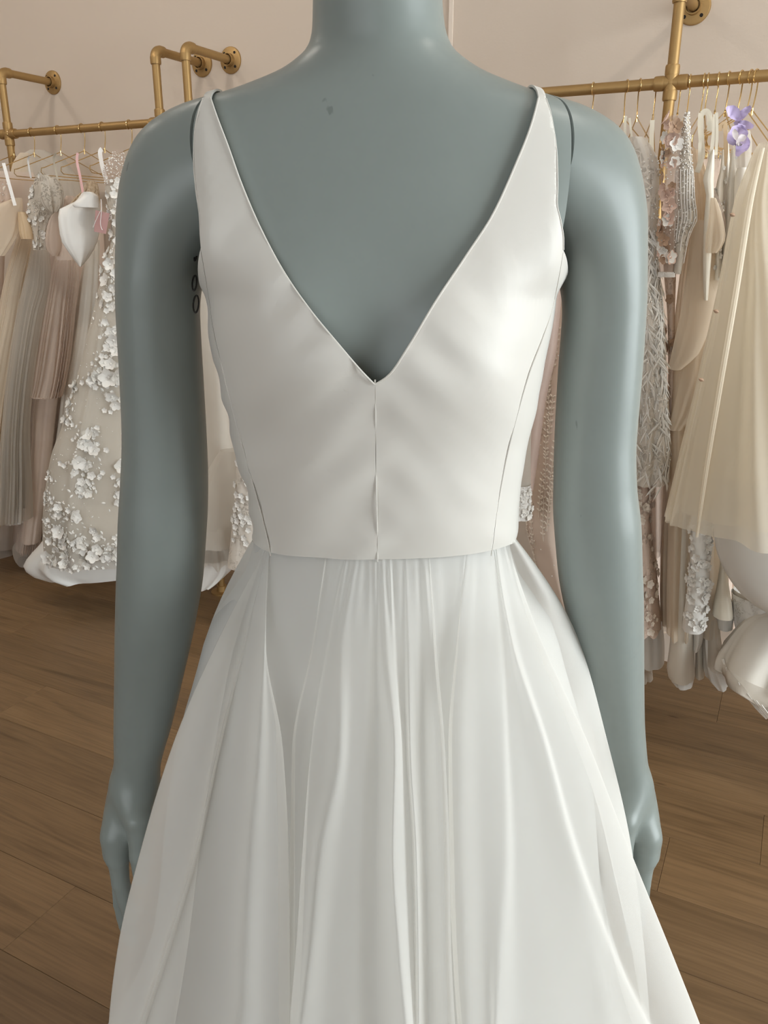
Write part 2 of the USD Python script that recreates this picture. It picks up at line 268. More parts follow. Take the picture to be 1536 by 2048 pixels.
ARM2 = ARM.copy()                                       # viewer's right arm, mirrored: a little slimmer at the elbow
ARM2[:, 1] = [262, 264, 246, 239, 239, 242.5, 250, 259, 257.5, 248, 244.5, 242.5, 241, 238, 229, 223, 217, 212]
ARM2[:, 2] = [402, 402, 402, 402, 398, 401, 410, 416, 418, 417, 408, 388, 365, 341, 318, 314, 305, 291]
TAB1, TAB2 = arm_table(ARM), arm_table(ARM2)
def capsule(p, a, b, ra, rb):
    a, b = np.array(a), np.array(b); d = b-a; t = np.clip(((p-a)@d)/(d@d), 0, 1)
    return np.linalg.norm(p-a-t[..., None]*d, axis=-1) - (ra+(rb-ra)*t)
def hp(px, py, y): return m_y(2*CX-px, py, y+.082)           # points taken from the viewer's right hand, mirrored to the left one
WR_, KN = hp(1254, 1562, -.040), {}
FING = [ # knuckle, middle joint, tip
    ((1294, 1672, -.074), (1285, 1765, -.084), (1262, 1838, -.078), .0095), ((1297, 1688, -.052), (1288, 1800, -.058), (1264, 1880, -.052), .0094),
    ((1295, 1692, -.030), (1286, 1790, -.034), (1264, 1862, -.028), .0090), ((1290, 1680, -.010), (1280, 1755, -.012), (1262, 1812, -.008), .0080)]
THUMB = [hp(1262, 1572, -.058), hp(1250, 1640, -.086), hp(1246, 1712, -.094), hp(1244, 1758, -.094)]
def f_hand(p):
    f = 1e3
    for k, m, t, r in FING:
        K, Mi, Ti = hp(*k), hp(*m), hp(*t); base = WR_ + (K-WR_)*.12
        f = smin(f, capsule(p, base, K, .0145, r+.0035), .012)
    for k, m, t, r in FING:
        K, Mi, Ti = hp(*k), hp(*m), hp(*t); D = Mi+(Ti-Mi)*.55
        g = np.minimum(capsule(p, K, Mi, r+.002, r), np.minimum(capsule(p, Mi, D, r, r*.92), capsule(p, D, Ti, r*.92, r*.72)))
        f = smin(f, g, .004)
    th = smin(capsule(p, THUMB[0], THUMB[1], .0165, .0125), smin(capsule(p, THUMB[1], THUMB[2], .0115, .0100), capsule(p, THUMB[2], THUMB[3], .0100, .0075), .003), .004)
    return smin(f, th, .009)
def f_arm(p, tab):
    x, y, z = p[..., 0], p[..., 1], p[..., 2]
    z0, z1, fn = tab; c = fn(np.clip(z, z0, z1))
    r = lp((x-c[..., 0])/c[..., 2], (y-c[..., 1])/c[..., 3], 2.1)
    f = (r-1)*np.minimum(c[..., 2], c[..., 3])
    f = np.maximum(f, np.maximum(z0-z, z-z1))
    return smin(f, f_hand(p), .020)
def f_girdle(p):
    z = np.clip(p[..., 2], ZP-.15, 1.6); a = girdle(z); b = np.where(p[..., 1] < 0, bf(z), bb(z)); n = 2.0 + .14*ss(1.44, 1.36, z)
    return (lp(p[..., 0]/a, p[..., 1]/b, n)-1)*np.minimum(a, b)
def f_left(p, tab=TAB1):
    w = ss(ZP-.075, ZP+.062, p[..., 2])
    return np.where(w <= 0, f_arm(p, tab), np.where(w >= 1, f_girdle(p), f_arm(p, tab)*(1-w)+f_girdle(p)*w))
def surface_nets(f, lo, hi, h, newton=3):
    for shift in (0, .37, .71, .19, .53, .83):              # nudge the grid until no cell is ambiguous
        t = surface_net(f, np.array(lo, float)+shift*h, hi, h, newton)
        if manifold(t).status() == m3.Error.NoError: break
    return t
def surface_net(f_in, lo, hi, h, newton):
    c0, c1 = np.array(lo)+1.5*h, np.array(hi)-1.5*h
    def f(p): return np.maximum(f_in(p), np.maximum((c0-p).max(-1), (p-c1).max(-1)))
    lo = np.array(lo, float); n = np.ceil((np.array(hi)-lo)/h).astype(int)+1
    ax = [lo[i]+h*np.arange(n[i]) for i in range(3)]
    F = np.empty(n, np.float32)
    for k in range(n[2]):
        F[:, :, k] = f(np.stack(np.broadcast_arrays(ax[0][:, None], ax[1][None, :], ax[2][k]), -1))
    s = F < 0; cells = np.zeros(n-1, np.int8)
    cor = [(i, j, k) for i in (0, 1) for j in (0, 1) for k in (0, 1)]
    sl = lambda c: tuple(slice(c[d], n[d]-1+c[d]) for d in range(3))
    for c in cor: cells += s[sl(c)]
    on = (cells > 0) & (cells < 8); idx = np.full(n-1, -1, np.int64); ii = np.argwhere(on); idx[on] = np.arange(len(ii))
    acc = np.zeros((len(ii), 3)); cnt = np.zeros(len(ii)); vals = {c: F[tuple((ii+np.array(c)).T)] for c in cor}
    for a in cor:
        for d in range(3):
            if a[d] == 0:
                b = list(a); b[d] = 1; b = tuple(b); va, vb = vals[a], vals[b]; m = (va < 0) != (vb < 0)
                t = va[m]/(va[m]-vb[m]); q = np.tile(np.array(a, float), (m.sum(), 1)); q[:, d] = t; acc[m] += q; cnt[m] += 1
    V = lo + h*(ii+acc/cnt[:, None]); faces = []
    for d in range(3):
        e1, e2 = [(1, 2), (2, 0), (0, 1)][d]
        a = s[tuple(slice(0, n[k]-1) if k == d else slice(1, n[k]-1) for k in range(3))]; b = s[tuple(slice(1, n[k]) if k == d else slice(1, n[k]-1) for k in range(3))]
        w = np.argwhere(a != b); inside = a[tuple(w.T)]; w = w + np.array([0 if k == d else 1 for k in range(3)])
        def at(u, v): q = w.copy(); q[:, e1] -= u; q[:, e2] -= v; return idx[tuple(q.T)]
        Q = np.stack([at(1, 1), at(0, 1), at(0, 0), at(1, 0)], 1); Q[~inside] = Q[~inside][:, ::-1]; faces += [Q[:, [0, 1, 2]], Q[:, [0, 2, 3]]]
    faces = np.vstack(faces)
    for _ in range(newton):
        e = 2e-4; f0 = f(V); g = np.stack([f(V+np.eye(3)[k]*e)-f(V-np.eye(3)[k]*e) for k in range(3)], -1)/(2*e)
        st = -(f0/np.maximum((g*g).sum(-1), .05))[:, None]*g; L = np.linalg.norm(st, axis=1, keepdims=True); V = V + st*np.minimum(1, .6*h/np.maximum(L, 1e-9))
    return trimesh.Trimesh(V, faces, process=False)
def relax(t, n=2):
    t = trimesh.Trimesh(t.vertices, t.faces, process=False); trimesh.smoothing.filter_taubin(t, iterations=n); return t

def hit(px, py, fn, grow=0., y0=-.30, y1=.06):          # where a picture ray first meets a surface of the body
    d = pray(RM, px, py); t = (np.linspace(y0, y1, 200)+DM)/d[1]; q = CM + d*t[:, None]; v = fn(q)-grow
    s = np.argmax(v < 0)
    if not (v < 0).any(): return q[np.argmin(v)]
    if s == 0: return q[0]
    w = v[s-1]/(v[s-1]-v[s]); return q[s-1]+(q[s]-q[s-1])*w
def field_mesh(name, t, f, planes, mname, parent, mirror=False):
    """a cut body surface: the skin takes its shading from the body's own field, the flat cuts stay flat"""
    V, F = np.asarray(t.vertices), np.asarray(t.faces); cap = np.zeros(len(F), bool)
    for n, o in planes: cap |= (np.abs(V@n-o)[F] < 2e-5).all(1)
    a, ia = np.unique(F[~cap], return_inverse=True); b, ib = np.unique(F[cap], return_inverse=True)
    P = np.vstack([V[a], V[b]]); G = np.vstack([ia.reshape(-1, 3), ib.reshape(-1, 3)+len(a)]); e = 4e-4
    g = np.stack([f(V[a]+np.eye(3)[k]*e)-f(V[a]-np.eye(3)[k]*e) for k in range(3)], -1); N = np.zeros_like(P); N[:len(a)] = g
    fn = np.cross(V[F[cap]][:, 1]-V[F[cap]][:, 0], V[F[cap]][:, 2]-V[F[cap]][:, 0])
    for k in range(3): np.add.at(N, G[(~cap).sum():][:, k], fn)
    N /= np.linalg.norm(N, axis=1, keepdims=True)+1e-15
    if mirror: P[:, 0] *= -1; N[:, 0] *= -1; G = G[:, ::-1]
    o = obj(name, trimesh.Trimesh(P, G, process=False), MATS[mname], parent, smooth=True); UsdGeom.Mesh(o).GetNormalsAttr().Set(Vt.Vec3fArray.FromNumpy(N.astype(np.float32)))
mann = thing('mannequin', 'headless grey blue female mannequin standing in the shop with its arms hanging down', 'mannequin', MLOC, YAW)
body = surface_nets(lambda p: f_torso(p), (-.30, -.16, .86), (.30, .16, 1.58), .0044)
left = surface_nets(f_left, (-.30, -.17, .54), (-.05, .16, 1.46), .0036)
P = [hit(394, 214, f_girdle), hit(382, 295, f_girdle), hit(394, 425, f_girdle)]
nrm = np.cross(P[1]-P[0], P[2]-P[0]); nrm /= np.linalg.norm(nrm); nrm *= np.sign(nrm[0])
off = float(nrm@P[0]); nr2 = nrm*np.array([-1, 1, 1])
mb = manifold(body).trim_by_plane(tuple(nrm), off+.0011).trim_by_plane(tuple(nr2), off+.0011)
field_mesh('torso', from_manifold(mb), f_torso, [(nrm, off+.0011), (nr2, off+.0011)], 'mannequin_paint', mann)
def cut_arm(t): return from_manifold(max(manifold(t).trim_by_plane(tuple(-nrm), -off+.0011).decompose(), key=lambda q: q.volume()))
cuts = [(nrm, off-.0011)]
field_mesh('arm', cut_arm(left), f_left, cuts, 'mannequin_paint', mann)
f_right = lambda p: f_left(p, TAB2)
field_mesh('arm', cut_arm(surface_nets(f_right, (-.30, -.17, .54), (-.05, .16, 1.46), .0036)), f_right, cuts, 'mannequin_paint', mann, mirror=True)
gk = surface_nets(lambda p: f_left(p)+.0024, (-.20, -.13, 1.24), (-.10, .13, 1.45), .004)
gk = from_manifold(manifold(gk).trim_by_plane(tuple(nrm), off-.0009).trim_by_plane(tuple(-nrm), -off-.0009)); gr = gk.copy(); gr.vertices[:, 0] *= -1; gr.faces = gr.faces[:, ::-1]
simple('seam_shade_black', lin(22, 24, 24), .8)
for q in (gk, gr): obj('shoulder_joint', q, MATS['seam_shade_black'], mann)  # added black plates in the shoulder gaps, standing for the shade inside
obj('neck_cap', trimesh.creation.cylinder(.052, .012, sections=48, transform=trimesh.transformations.translation_matrix((0, 0, 1.578))), MATS['mannequin_paint'], mann)
simple('steel', lin(190, 190, 190), .3, 1.)
obj('stand_pole', trimesh.creation.cylinder(.012, .90, sections=24, transform=trimesh.transformations.translation_matrix((0, .02, .45))), MATS['steel'], mann)
obj('base_plate', trimesh.creation.cylinder(.17, .010, sections=64, transform=trimesh.transformations.translation_matrix((0, .02, .0055))), MATS['steel'], mann)

# --- the gown
gown = thing('wedding_dress', 'white v neck wedding dress with satin bodice and organza skirt, on the grey mannequin', 'wedding dress', MLOC, YAW)
def wrinkle(p):
    x, y, z = p[..., 0], p[..., 1], p[..., 2]
    u = (x*.8+z*.6); v = (-x*.6+z*.8)
    w = meshkit.fbm(np.stack([u*9+3, v*34, y*4+7], -1), 2, seed=3)-.5
    u2 = (-x*.75+z*.66); v2 = (x*.66+z*.75)
    w2 = meshkit.fbm(np.stack([u2*10+1, v2*30+5, y*4], -1), 2, seed=9)-.5
    c = ss(-.03, .03, x); m = w*1.25*(1-c) + w2*.8*c
    strap = ss(1.30, 1.36, z)
    return m*.0105*(1-.75*strap)*ss(1.06, 1.09, z)
def smax(a, b, k): return -smin(-a, -b, k)
def f_dress(p, grow): return smax(f_torso(p, fill=.7, amp=.023), np.abs(p[..., 0]) + .27*np.maximum(-p[..., 1], 0)-.1485, .014) - grow
def f_dress_w(p): return f_dress(p, .0046) - wrinkle(p)*(p[..., 1] < .12)
outer = surface_nets(f_dress_w, (-.27, -.17, 1.02), (.27, .16, 1.47), .0036)
inner = surface_nets(lambda p: f_dress(p, .0018) - wrinkle(p)*(p[..., 1] < .12), (-.27, -.17, 1.02), (.27, .16, 1.47), .0048)
shell = manifold(outer) - manifold(inner)
fd = lambda p: f_dress(p, .0046)
def trace(pts, n=60):
    P = np.array(pts, float); s = np.r_[0, np.cumsum(np.linalg.norm(np.diff(P, axis=0), axis=1))]; q = pc(s, P)(np.linspace(0, s[-1], n))
    return np.array([hit(a, b, fd) for a, b in q])
NECK_L = trace([(421, 196), (433, 232), (455, 290), (482, 366), (520, 455), (568, 545), (620, 620), (676, 688), (728, 748), (748, 768)])
NECK_R = trace([(1077, 196), (1063, 248), (1030, 332), (985, 430), (932, 512), (872, 602), (814, 698), (776, 752), (752, 768)])
ARM_L = trace([(406, 197), (396, 228), (389.5, 265), (387.5, 320), (392, 380), (399, 430), (401, 470), (403, 495)], 40)
ARM_R = trace([(1092, 197), (1104, 240), (1114, 320), (1115, 370), (1114, 405), (1122, 445), (1127, 480), (1127, 500)], 40)
WAIST = trace([(508, 1092), (540, 1106), (620, 1116), (700, 1120), (755, 1120), (850, 1117), (930, 1110), (985, 1100), (1026, 1084)], 80)
SEAM_L = trace([(403, 500), (412, 560), (425, 640), (445, 740), (470, 840), (500, 950), (525, 1040), (541, 1112)], 60)
SEAM_R = trace([(1126, 505), (1117, 560), (1103, 625), (1083, 685), (1060, 745), (1035, 830), (1013, 920), (998, 1000), (989, 1060), (983, 1112)], 60)
SEAM_C = trace([(750, 760), (751, 850), (752, 950), (754, 1050), (755, 1124)], 30)
xz = lambda q: q[:, [0, 2]]
zt = 1.50; zs = float(ARM_L[-1, 2]); wl, wr = WAIST[0], WAIST[-1]
front = np.vstack([[(xz(ARM_L)[0][0], zt)], xz(ARM_L), [(-.139, zs-.022), (-.155, zs-.055), (-.30, zs-.07), (-.30, wl[2])], xz(WAIST), [(.30, wr[2]), (.30, ARM_R[-1, 2]-.07), (.165, ARM_R[-1, 2]-.045), (.145, ARM_R[-1, 2]-.016)], xz(ARM_R)[::-1], [(xz(ARM_R)[0][0], zt), (xz(NECK_R)[0][0], zt)], xz(NECK_R), xz(NECK_L)[::-1], [(xz(NECK_L)[0][0], zt)]])
def prism(poly, y0=-.3, y1=.3):
    cs = m3.CrossSection([np.asarray(poly, float)], m3.FillRule.NonZero)
    return cs.extrude(y1-y0).rotate((90, 0, 0)).translate((0, y1, 0))
gown_shell = shell ^ prism(front)
def strip(line, w):
    l = xz(line); t = np.gradient(l, axis=0); t /= np.linalg.norm(t, axis=1, keepdims=True); n = np.c_[-t[:, 1], t[:, 0]]
    return prism(np.vstack([l+n*w, (l-n*w)[::-1]]), -.3, .02)
cl = np.vstack([xz(SEAM_L), xz(SEAM_L)[-1:]+[[.002, -.06]]]); cr = np.vstack([xz(SEAM_R), xz(SEAM_R)[-1:]+[[-.002, -.06]]]); cc = np.vstack([xz(SEAM_C)[:1]+[[0, .01]], xz(SEAM_C), xz(SEAM_C)[-1:]+[[0, -.06]]])
g = .00015
topL = (cl[0][0]-.004, zs+.0005)
midl = prism(np.vstack([[(-.004+cl[0][0], zt), topL], cl+[[g, 0]], (cc-[[g, 0]])[::-1], [(cc[0][0]-g, zt)]]))
midr = prism(np.vstack([[(cc[0][0]+g, zt)], cc+[[g, 0]], (cr-[[g, 0]])[::-1], [(cr[0][0]+.006, ARM_R[-1, 2]+.0005), (cr[0][0]+.03, zt)]]))
midl = prism(np.vstack([[(-.30, zt), (-.30, zs+.0005), topL], cl+[[g, 0]], (cc-[[g, 0]])[::-1], [(cc[0][0]-g, zt)]]))
midr = prism(np.vstack([[(cc[0][0]+g, zt)], cc+[[g, 0]], (cr-[[g, 0]])[::-1], [(cr[0][0]+.006, ARM_R[-1, 2]+.0005), (.30, ARM_R[-1, 2]+.0005), (.30, zt)]]))
sidel = prism(np.vstack([[(-.31, zs), (cl[0][0]-.004, zs)], cl-[[g, 0]], [(-.31, .9)]]))
sider = prism(np.vstack([[(cr[0][0]+.006, ARM_R[-1, 2])], cr+[[g, 0]], [(.31, .9), (.31, ARM_R[-1, 2])]]))
for nm, pr in (('bodice_front_panel', midl), ('bodice_front_panel', midr), ('bodice_side_panel', sidel), ('bodice_side_panel', sider)):
    obj(nm, from_manifold(gown_shell ^ pr), MATS['bridal_satin'], gown, smooth=40)
def lift(line, d): return line + np.array([0, -d, 0])
obj('neckline_piping', tube(np.vstack([lift(NECK_L, .0002), lift(NECK_R[::-1], .0002)]), .0008, 8), MATS['bridal_satin'], gown)
for a in (ARM_L, ARM_R): obj('armhole_piping', tube(a, .0006, 6), MATS['bridal_satin'], gown)
simple('seam_thread', lin(196, 186, 172), .6)
for s, d in ((SEAM_L, .0), (SEAM_C, .0), (SEAM_R, .0)): obj('seam_cord', tube(s+[0, .0008, 0], .0006, 6), MATS['bridal_satin'], gown)
# black elastic loops that hang from the armhole
simple('black_cord', lin(28, 26, 22), .6)
for px, py, w, h in ((389, 566, 4, 13), (392, 608, 5, 15), (391, 512, 2, 8)):
    c = m_y(px, py, -.026); sc = np.linalg.norm(c-CM)/FPX; an = np.linspace(0, 2*np.pi, 24, endpoint=False)
    obj('elastic_loop', tube(c + np.c_[np.cos(an)*w*sc, np.sin(an)*.004, np.sin(an)*h*sc], .0007, 6, closed=True), MATS['black_cord'], gown)

# --- skirt
zw = float(WAIST[:, 2].mean())
WX = pc(np.r_[330, 503, 540, 620, 755, 930, 985, 1030, 1200], np.r_[1084, 1088, 1106, 1116, 1120, 1110, 1100, 1082, 1078])
sk_a = pct([0., .12, .25, .36, .42, .5, .62, .75, .86, .93, 1.0, zw-.05, zw, zw+.03], [.62, .565, .49, .43, .395, .345, .296, .262, .226, .195, .163, .133, .114, .109])
sk_b = pct([0., .25, .42, .62, .75, .86, .93, 1.0, zw-.05, zw-.02, zw, zw+.03], [.55, .44, .36, .27, .218, .176, .150, .124, .098, .085, .0755, .072])
def f_skirt(p, grow=0.):
    z = np.clip(p[..., 2], 0, zw+.03); a, b = sk_a(z)+grow, sk_b(z)+grow
    return (lp(p[..., 0]/a, p[..., 1]/b, 2.0)-1)*np.minimum(a, b)
def base_hit(px, py, grow):
    return hit(px, py, lambda q: f_skirt(q, grow), 0., -.62, -.035)
# lining: a plain A-line under the organza
zz = np.linspace(.012, zw+.004, 46); th = np.linspace(0, 2*np.pi, 220, endpoint=False)
ring = []
for z in zz:
    k = (zw-z)/zw; fold = 1+(.035*k+.004)*np.sin(th*9+1.3*np.sin(th*2)+k*1.2)*min(1, k*2)
    ring.append(np.stack([(sk_a(z)*(.985-.15*min(1, k*3)))*fold*np.cos(th), (sk_b(z)*(.985-.14*min(1, k*3)))*fold*np.sin(th), np.full_like(th, z)], -1))
obj('skirt_lining', grid_mesh(np.array(ring)[::-1], wrap_u=True), MATS['bridal_lining'], gown, smooth=True)
S6 = np.array([0, .2, .41, .63, .84, 1.0])
L = [  # picture columns at six rows from the waist to the frame's edge, then outward offset at waist and below
 ([503, 412, 368, 352, 342, 336], 0, .000), ([528, 470, 430, 400, 375, 350], 0, .002), ([531, 470, 420, 385, 360, 340], 0, .006), ([533, 432, 346, 282, 235, 217], .002, .020), ([535, 450, 376, 316, 268, 245], .003, .030),
 ([535, 480, 430, 385, 325, 276], .003, .030), ([536, 487, 437, 391, 332, 281], .003, .040), ([536, 492, 444, 400, 343, 292], .003, .030),
 ([537, 512, 490, 468, 452, 440], .003, .034), ([538, 529, 520, 504, 494, 488], .004, .046), ([539, 531, 540, 540, 535, 534], .003, .036), ([541, 532, 565, 577, 580, 580], .003, .030), ([540, 530, 556, 566, 568, 568], .001, .016),
 ([570, 560, 552, 556, 556, 558], .001, .006), ([630, 602, 576, 580, 580, 584], .001, .004), ([655, 626, 590, 590, 590, 592], .001, .006), ([650, 622, 584, 580, 575, 572], .002, .014), ([672, 634, 604, 592, 584, 580], .002, .018), ([690, 650, 622, 612, 604, 596], .002, .012),
 ([692, 658, 622, 605, 592, 578], .003, .026), ([700, 672, 652, 622, 606, 592], .003, .036), ([712, 684, 680, 642, 622, 604], .003, .044), ([724, 705, 700, 680, 660, 650], .003, .034), ([738, 735, 728, 715, 705, 700], .003, .030), ([750, 752, 755, 750, 748, 752], .002, .020),
 ([757, 764, 783, 780, 788, 800], .003, .040), ([766, 774, 790, 786, 798, 812], .003, .044), ([778, 786, 803, 806, 815, 826], .003, .034), ([788, 794, 808, 818, 826, 832], .002, .022), ([806, 808, 812, 824, 828, 830], .002, .020), ([814, 817, 820, 832, 836, 837], .003, .034), ([824, 830, 834, 842, 846, 848], .003, .026), ([836, 844, 848, 852, 856, 858], .002, .020),
 ([850, 862, 872, 880, 884, 890], .003, .034), ([859, 873, 890, 899, 903, 911], .003, .040), ([858, 868, 882, 890, 893, 898], .001, .018), ([880, 884, 884, 888, 892, 896], .001, .005), ([920, 904, 896, 900, 904, 912], .001, .005), ([932, 916, 904, 908, 914, 924], .002, .012),
 ([934, 912, 897, 898, 905, 915], .003, .026), ([944, 930, 920, 922, 930, 938], .003, .034), ([962, 956, 960, 966, 972, 980], .003, .032), ([978, 998, 1006, 1008, 998, 992], .003, .038), ([984, 1010, 1022, 1034, 1036, 1038], .003, .032),
 ([988, 1018, 1050, 1080, 1100, 1120], .004, .038), ([992, 1024, 1088, 1142, 1215, 1290], .005, .052), ([1000, 1036, 1098, 1158, 1230, 1302], .004, .040), ([1006, 1052, 1125, 1190, 1262, 1335], .004, .046), ([1010, 1066, 1150, 1222, 1300, 1370], .004, .050), ([1014, 1080, 1173, 1256, 1338, 1398], .004, .046), ([1013, 1068, 1150, 1228, 1300, 1350], .002, .020),
 ([1012, 1080, 1160, 1215, 1262, 1300], .001, .004), ([1024, 1120, 1190, 1234, 1262, 1290], .000, .003), ([1031, 1154, 1213, 1262, 1288, 1300], 0, .000)]
SROW = np.linspace(0, 1, 34)
rows = []
cols = np.array([pc(S6, np.array(c, float))(SROW) for c, _, _ in L])          # lines x rows
for r, s in enumerate(SROW):
    pts = []
    for i, (c, o0, o1) in enumerate(L):
        x = cols[i, r]; pw = float(WX(c[0]))-5; py = pw + s*(2048-pw)
        go = .0006 + o0*ss(0, .05, s) + (o1-o0)*ss(0, .45, s)*(.75+.35*s)
        pts.append(m_y(x, py, 0. if i == 0 else -.07*ss(.2, .5, s)) if i in (0, len(L)-1) else base_hit(x, py, go))
    pts = np.array(pts); k = np.arange(len(pts)); q = pc(k, pts)(np.linspace(0, len(pts)-1, 6*(len(pts)-1)+1)); kk = np.linspace(0, 1, len(q))
    rip = .0009*ss(0, .02, s)*(1-ss(.03, .22, s))*(np.sin(kk*190+3*np.sin(kk*23))+.6*np.sin(kk*331+2.5*np.sin(kk*17)))*(.4+meshkit.noise(np.stack([kk*14, kk*0, kk*0], -1), 5))
    q[:, 1] -= rip*np.sin(np.pi*kk)**.5; rows.append(q)
rows = np.array(rows)
# below the picture's edge the folds run on to the hem
last = rows[-1]; low = []
for q in np.linspace(.12, 1, 9):
    z = last[:, 2]*(1-q)+.006*q; ang = np.arctan2(last[:, 1]/sk_b(np.clip(last[:, 2], 0, zw)), last[:, 0]/sk_a(np.clip(last[:, 2], 0, zw)))
    rel = lp(last[:, 0]/sk_a(np.clip(last[:, 2], 0, zw)), last[:, 1]/sk_b(np.clip(last[:, 2], 0, zw)), 2.)
    low.append(np.stack([sk_a(z)*rel*np.cos(ang), sk_b(z)*rel*np.sin(ang), z], -1))
rows = np.vstack([rows, np.array(low)])
obj('organza_overskirt', grid_mesh(rows), MATS['organza'], gown, smooth=True)
# back of the organza, soft pleats from side to side, edges joined to the front
a0 = rows[:, -1]; a1 = rows[:, 0]; nb = 150; back = []
for r in range(len(rows)):
    p, q = a0[r], a1[r]; f = np.linspace(0, 1, nb); z = p[2]*(1-f)+q[2]*f; ax_ = p[0]*(1-f)+(-q[0])*f; be = sk_b(np.clip(z, 0, zw))*1.02
    k = np.clip((zw-z)/zw, 0, 1); pl = 1 + .09*k**.7*np.sin(f*np.pi*26+1.5*np.sin(f*9))*np.sin(np.pi*f)**.4
    gx = 1-.24*k*ss(0, .10, f)*(1-ss(.90, 1, f))
    back.append(np.stack([ax_*np.cos(np.pi*f)*(1+(pl-1)*np.sin(np.pi*f))*gx, p[1]*(1-f)+q[1]*f + be*np.sin(np.pi*f)*pl, z], -1))
obj('organza_overskirt_back', grid_mesh(np.array(back)), MATS['organza'], gown, smooth=True)

# ------------------------------------------------------------------ clothes racks of brass pipe
RY, RZ, PR = 2.317, 1.70, .0133
def pipe(a, b, r=PR, s=24):
    a, b = np.array(a, float), np.array(b, float)
    return tube(np.array([a, b]), r, s)
def collar(a, d, r=.0175, w=.012):                      # moulded bead at the mouth of a fitting
    a, d = np.array(a, float), np.array(d, float); d = d/np.linalg.norm(d)
    t = np.array([-w, -w*.7, w*.7, w])[:, None]*d; return tube(a+t, np.array([r*.93, r, r, r*.93]), 24)
def elbow(c, d1, d2):
    c, d1, d2 = (np.array(v, float) for v in (c, d1, d2)); R = .024; a = np.linspace(0, np.pi/2, 12)[:, None]
    o = c+(d1+d2)*R; arc = o - d2*R*np.cos(a) - d1*R*np.sin(a)
    return cat([tube(arc, .0165, 24), collar(arc[0]+d1*.006, d1), collar(arc[-1]+d2*.006, d2)])
def cross(c, dirs):
    c = np.array(c, float); ms = [trimesh.creation.icosphere(3, .0172, ).apply_translation(c)]
    for d in dirs: d = np.array(d, float); ms += [tube(np.array([c, c+d*.026]), .0165, 24), collar(c+d*.028, d)]
    return cat(ms)
def flange(rack, x, z):
    y = Y1; prof = [(0, -.011), (.017, -.011), (.0175, -.024), (.0205, -.024), (.0205, -.010), (.038, -.0075), (.0415, -.006), (.0425, -.003), (.0425, 0), (0, 0)]
    m = trimesh.creation.revolve(np.array([(max(r, .0001), -h) for r, h in prof]), sections=48)
    m.apply_transform(trimesh.transformations.rotation_matrix(np.pi/2, (1, 0, 0))); m.apply_translation((x, y, z))
    f = obj('flange', m, MATS['brass'], rack)
    for k in range(4):
        a = np.pi/4+k*np.pi/2; q = np.array([x+.0305*np.cos(a), y-.0078, z+.0305*np.sin(a)])
        obj('screw_hole', tube(np.array([q, q+[0, -.0016, 0]]), .0045, 16), MATS['dark_hole'], f)
def rack(name, label, x0, x1, posts, ztops):
    r = thing(name, label, 'clothes rack', group=None)
    cuts = [x0]+[p for p in posts]+[x1]
    for a, b in zip(cuts[:-1], cuts[1:]):
        if b-a > .05: obj('rail', pipe((a, RY, RZ), (b, RY, RZ)), MATS['brass'], r)
    for p, zt in zip(posts, ztops):
        obj('post', pipe((p, RY, .012), (p, RY, zt-.02)), MATS['brass'], r)
        obj('floor_flange', tube(np.array([(p, RY, .0), (p, RY, .006), (p, RY, .008), (p, RY, .03)]), np.array([.042, .042, .02, .018]), 32), MATS['brass'], r)
        dirs = [(0, 0, 1), (0, 0, -1)] + ([(-1, 0, 0)] if p > x0+.05 else []) + ([(1, 0, 0)] if p < x1-.05 else [])
        obj('pipe_fitting', cross((p, RY, RZ), dirs), MATS['brass'], r)
        obj('elbow', elbow((p, RY, zt), (0, 0, -1), (0, 1, 0)), MATS['brass'], r)
        obj('wall_arm', pipe((p, RY+.02, zt), (p, Y1-.012, zt)), MATS['brass'], r)
        flange(r, p, zt)
    return r
rack('clothes_rack', 'brass pipe clothes rack behind the mannequin\'s arm on the left, elbows bending to the wall', -4.2, -2.0148, [-2.751, -2.0148], [1.909, 1.915])
rack('clothes_rack', 'long brass pipe clothes rack on the right with a cross fitting, reaching behind the mannequin', -1.8898, 1.7, [-1.8898, -.372, 1.4], [1.9154, 1.9154, 1.9154])

# ------------------------------------------------------------------ wire hangers
def rail_x(px): return float(on_y(float(px), 268.6-.0745*px-6, RY)[0])
def hanger(px, yaw, label, group, half=.205, drop=.075):
    x = rail_x(px); h = thing('wire_hanger', label, 'hanger', (x, RY, RZ), yaw, group)
    R = PR+.0022; a = np.radians(np.linspace(-160, 55, 22)); hook = np.c_[np.zeros(22), R*np.sin(a), R*np.cos(a)]
    nk = pc([0, .4, 1], np.array([[0, .0105, .006], [0, .010, -.022], [0, 0, -.072]]))(np.linspace(0, 1, 8))
    obj('hook', tube(np.vstack([hook, nk]), .0016, 6), MATS['gold_wire'], h)
    z = -.072; e = half
    fr = [(0, 0, z), (0, -.02, z-.008), (0, -e*.6, z-drop*.60), (0, -e+.012, z-drop*.93), (0, -e, z-drop+.003), (0, -e-.003, z-drop-.01), (0, -e+.006, z-drop-.018), (0, -e+.03, z-drop-.019), (0, 0, z-drop-.019),
          (0, e-.03, z-drop-.019), (0, e-.006, z-drop-.018), (0, e+.003, z-drop-.01), (0, e, z-drop+.003), (0, e-.012, z-drop*.93), (0, e*.6, z-drop*.60), (0, .02, z-.008)]
    obj('frame', tube(np.array(fr), .0015, 6, closed=True), MATS['gold_wire'], h)
    obj('twisted_neck', tube(np.array([(0, 0, z+.004), (0, 0, z-.012)]), .0024, 8), MATS['gold_wire'], h)
    return h
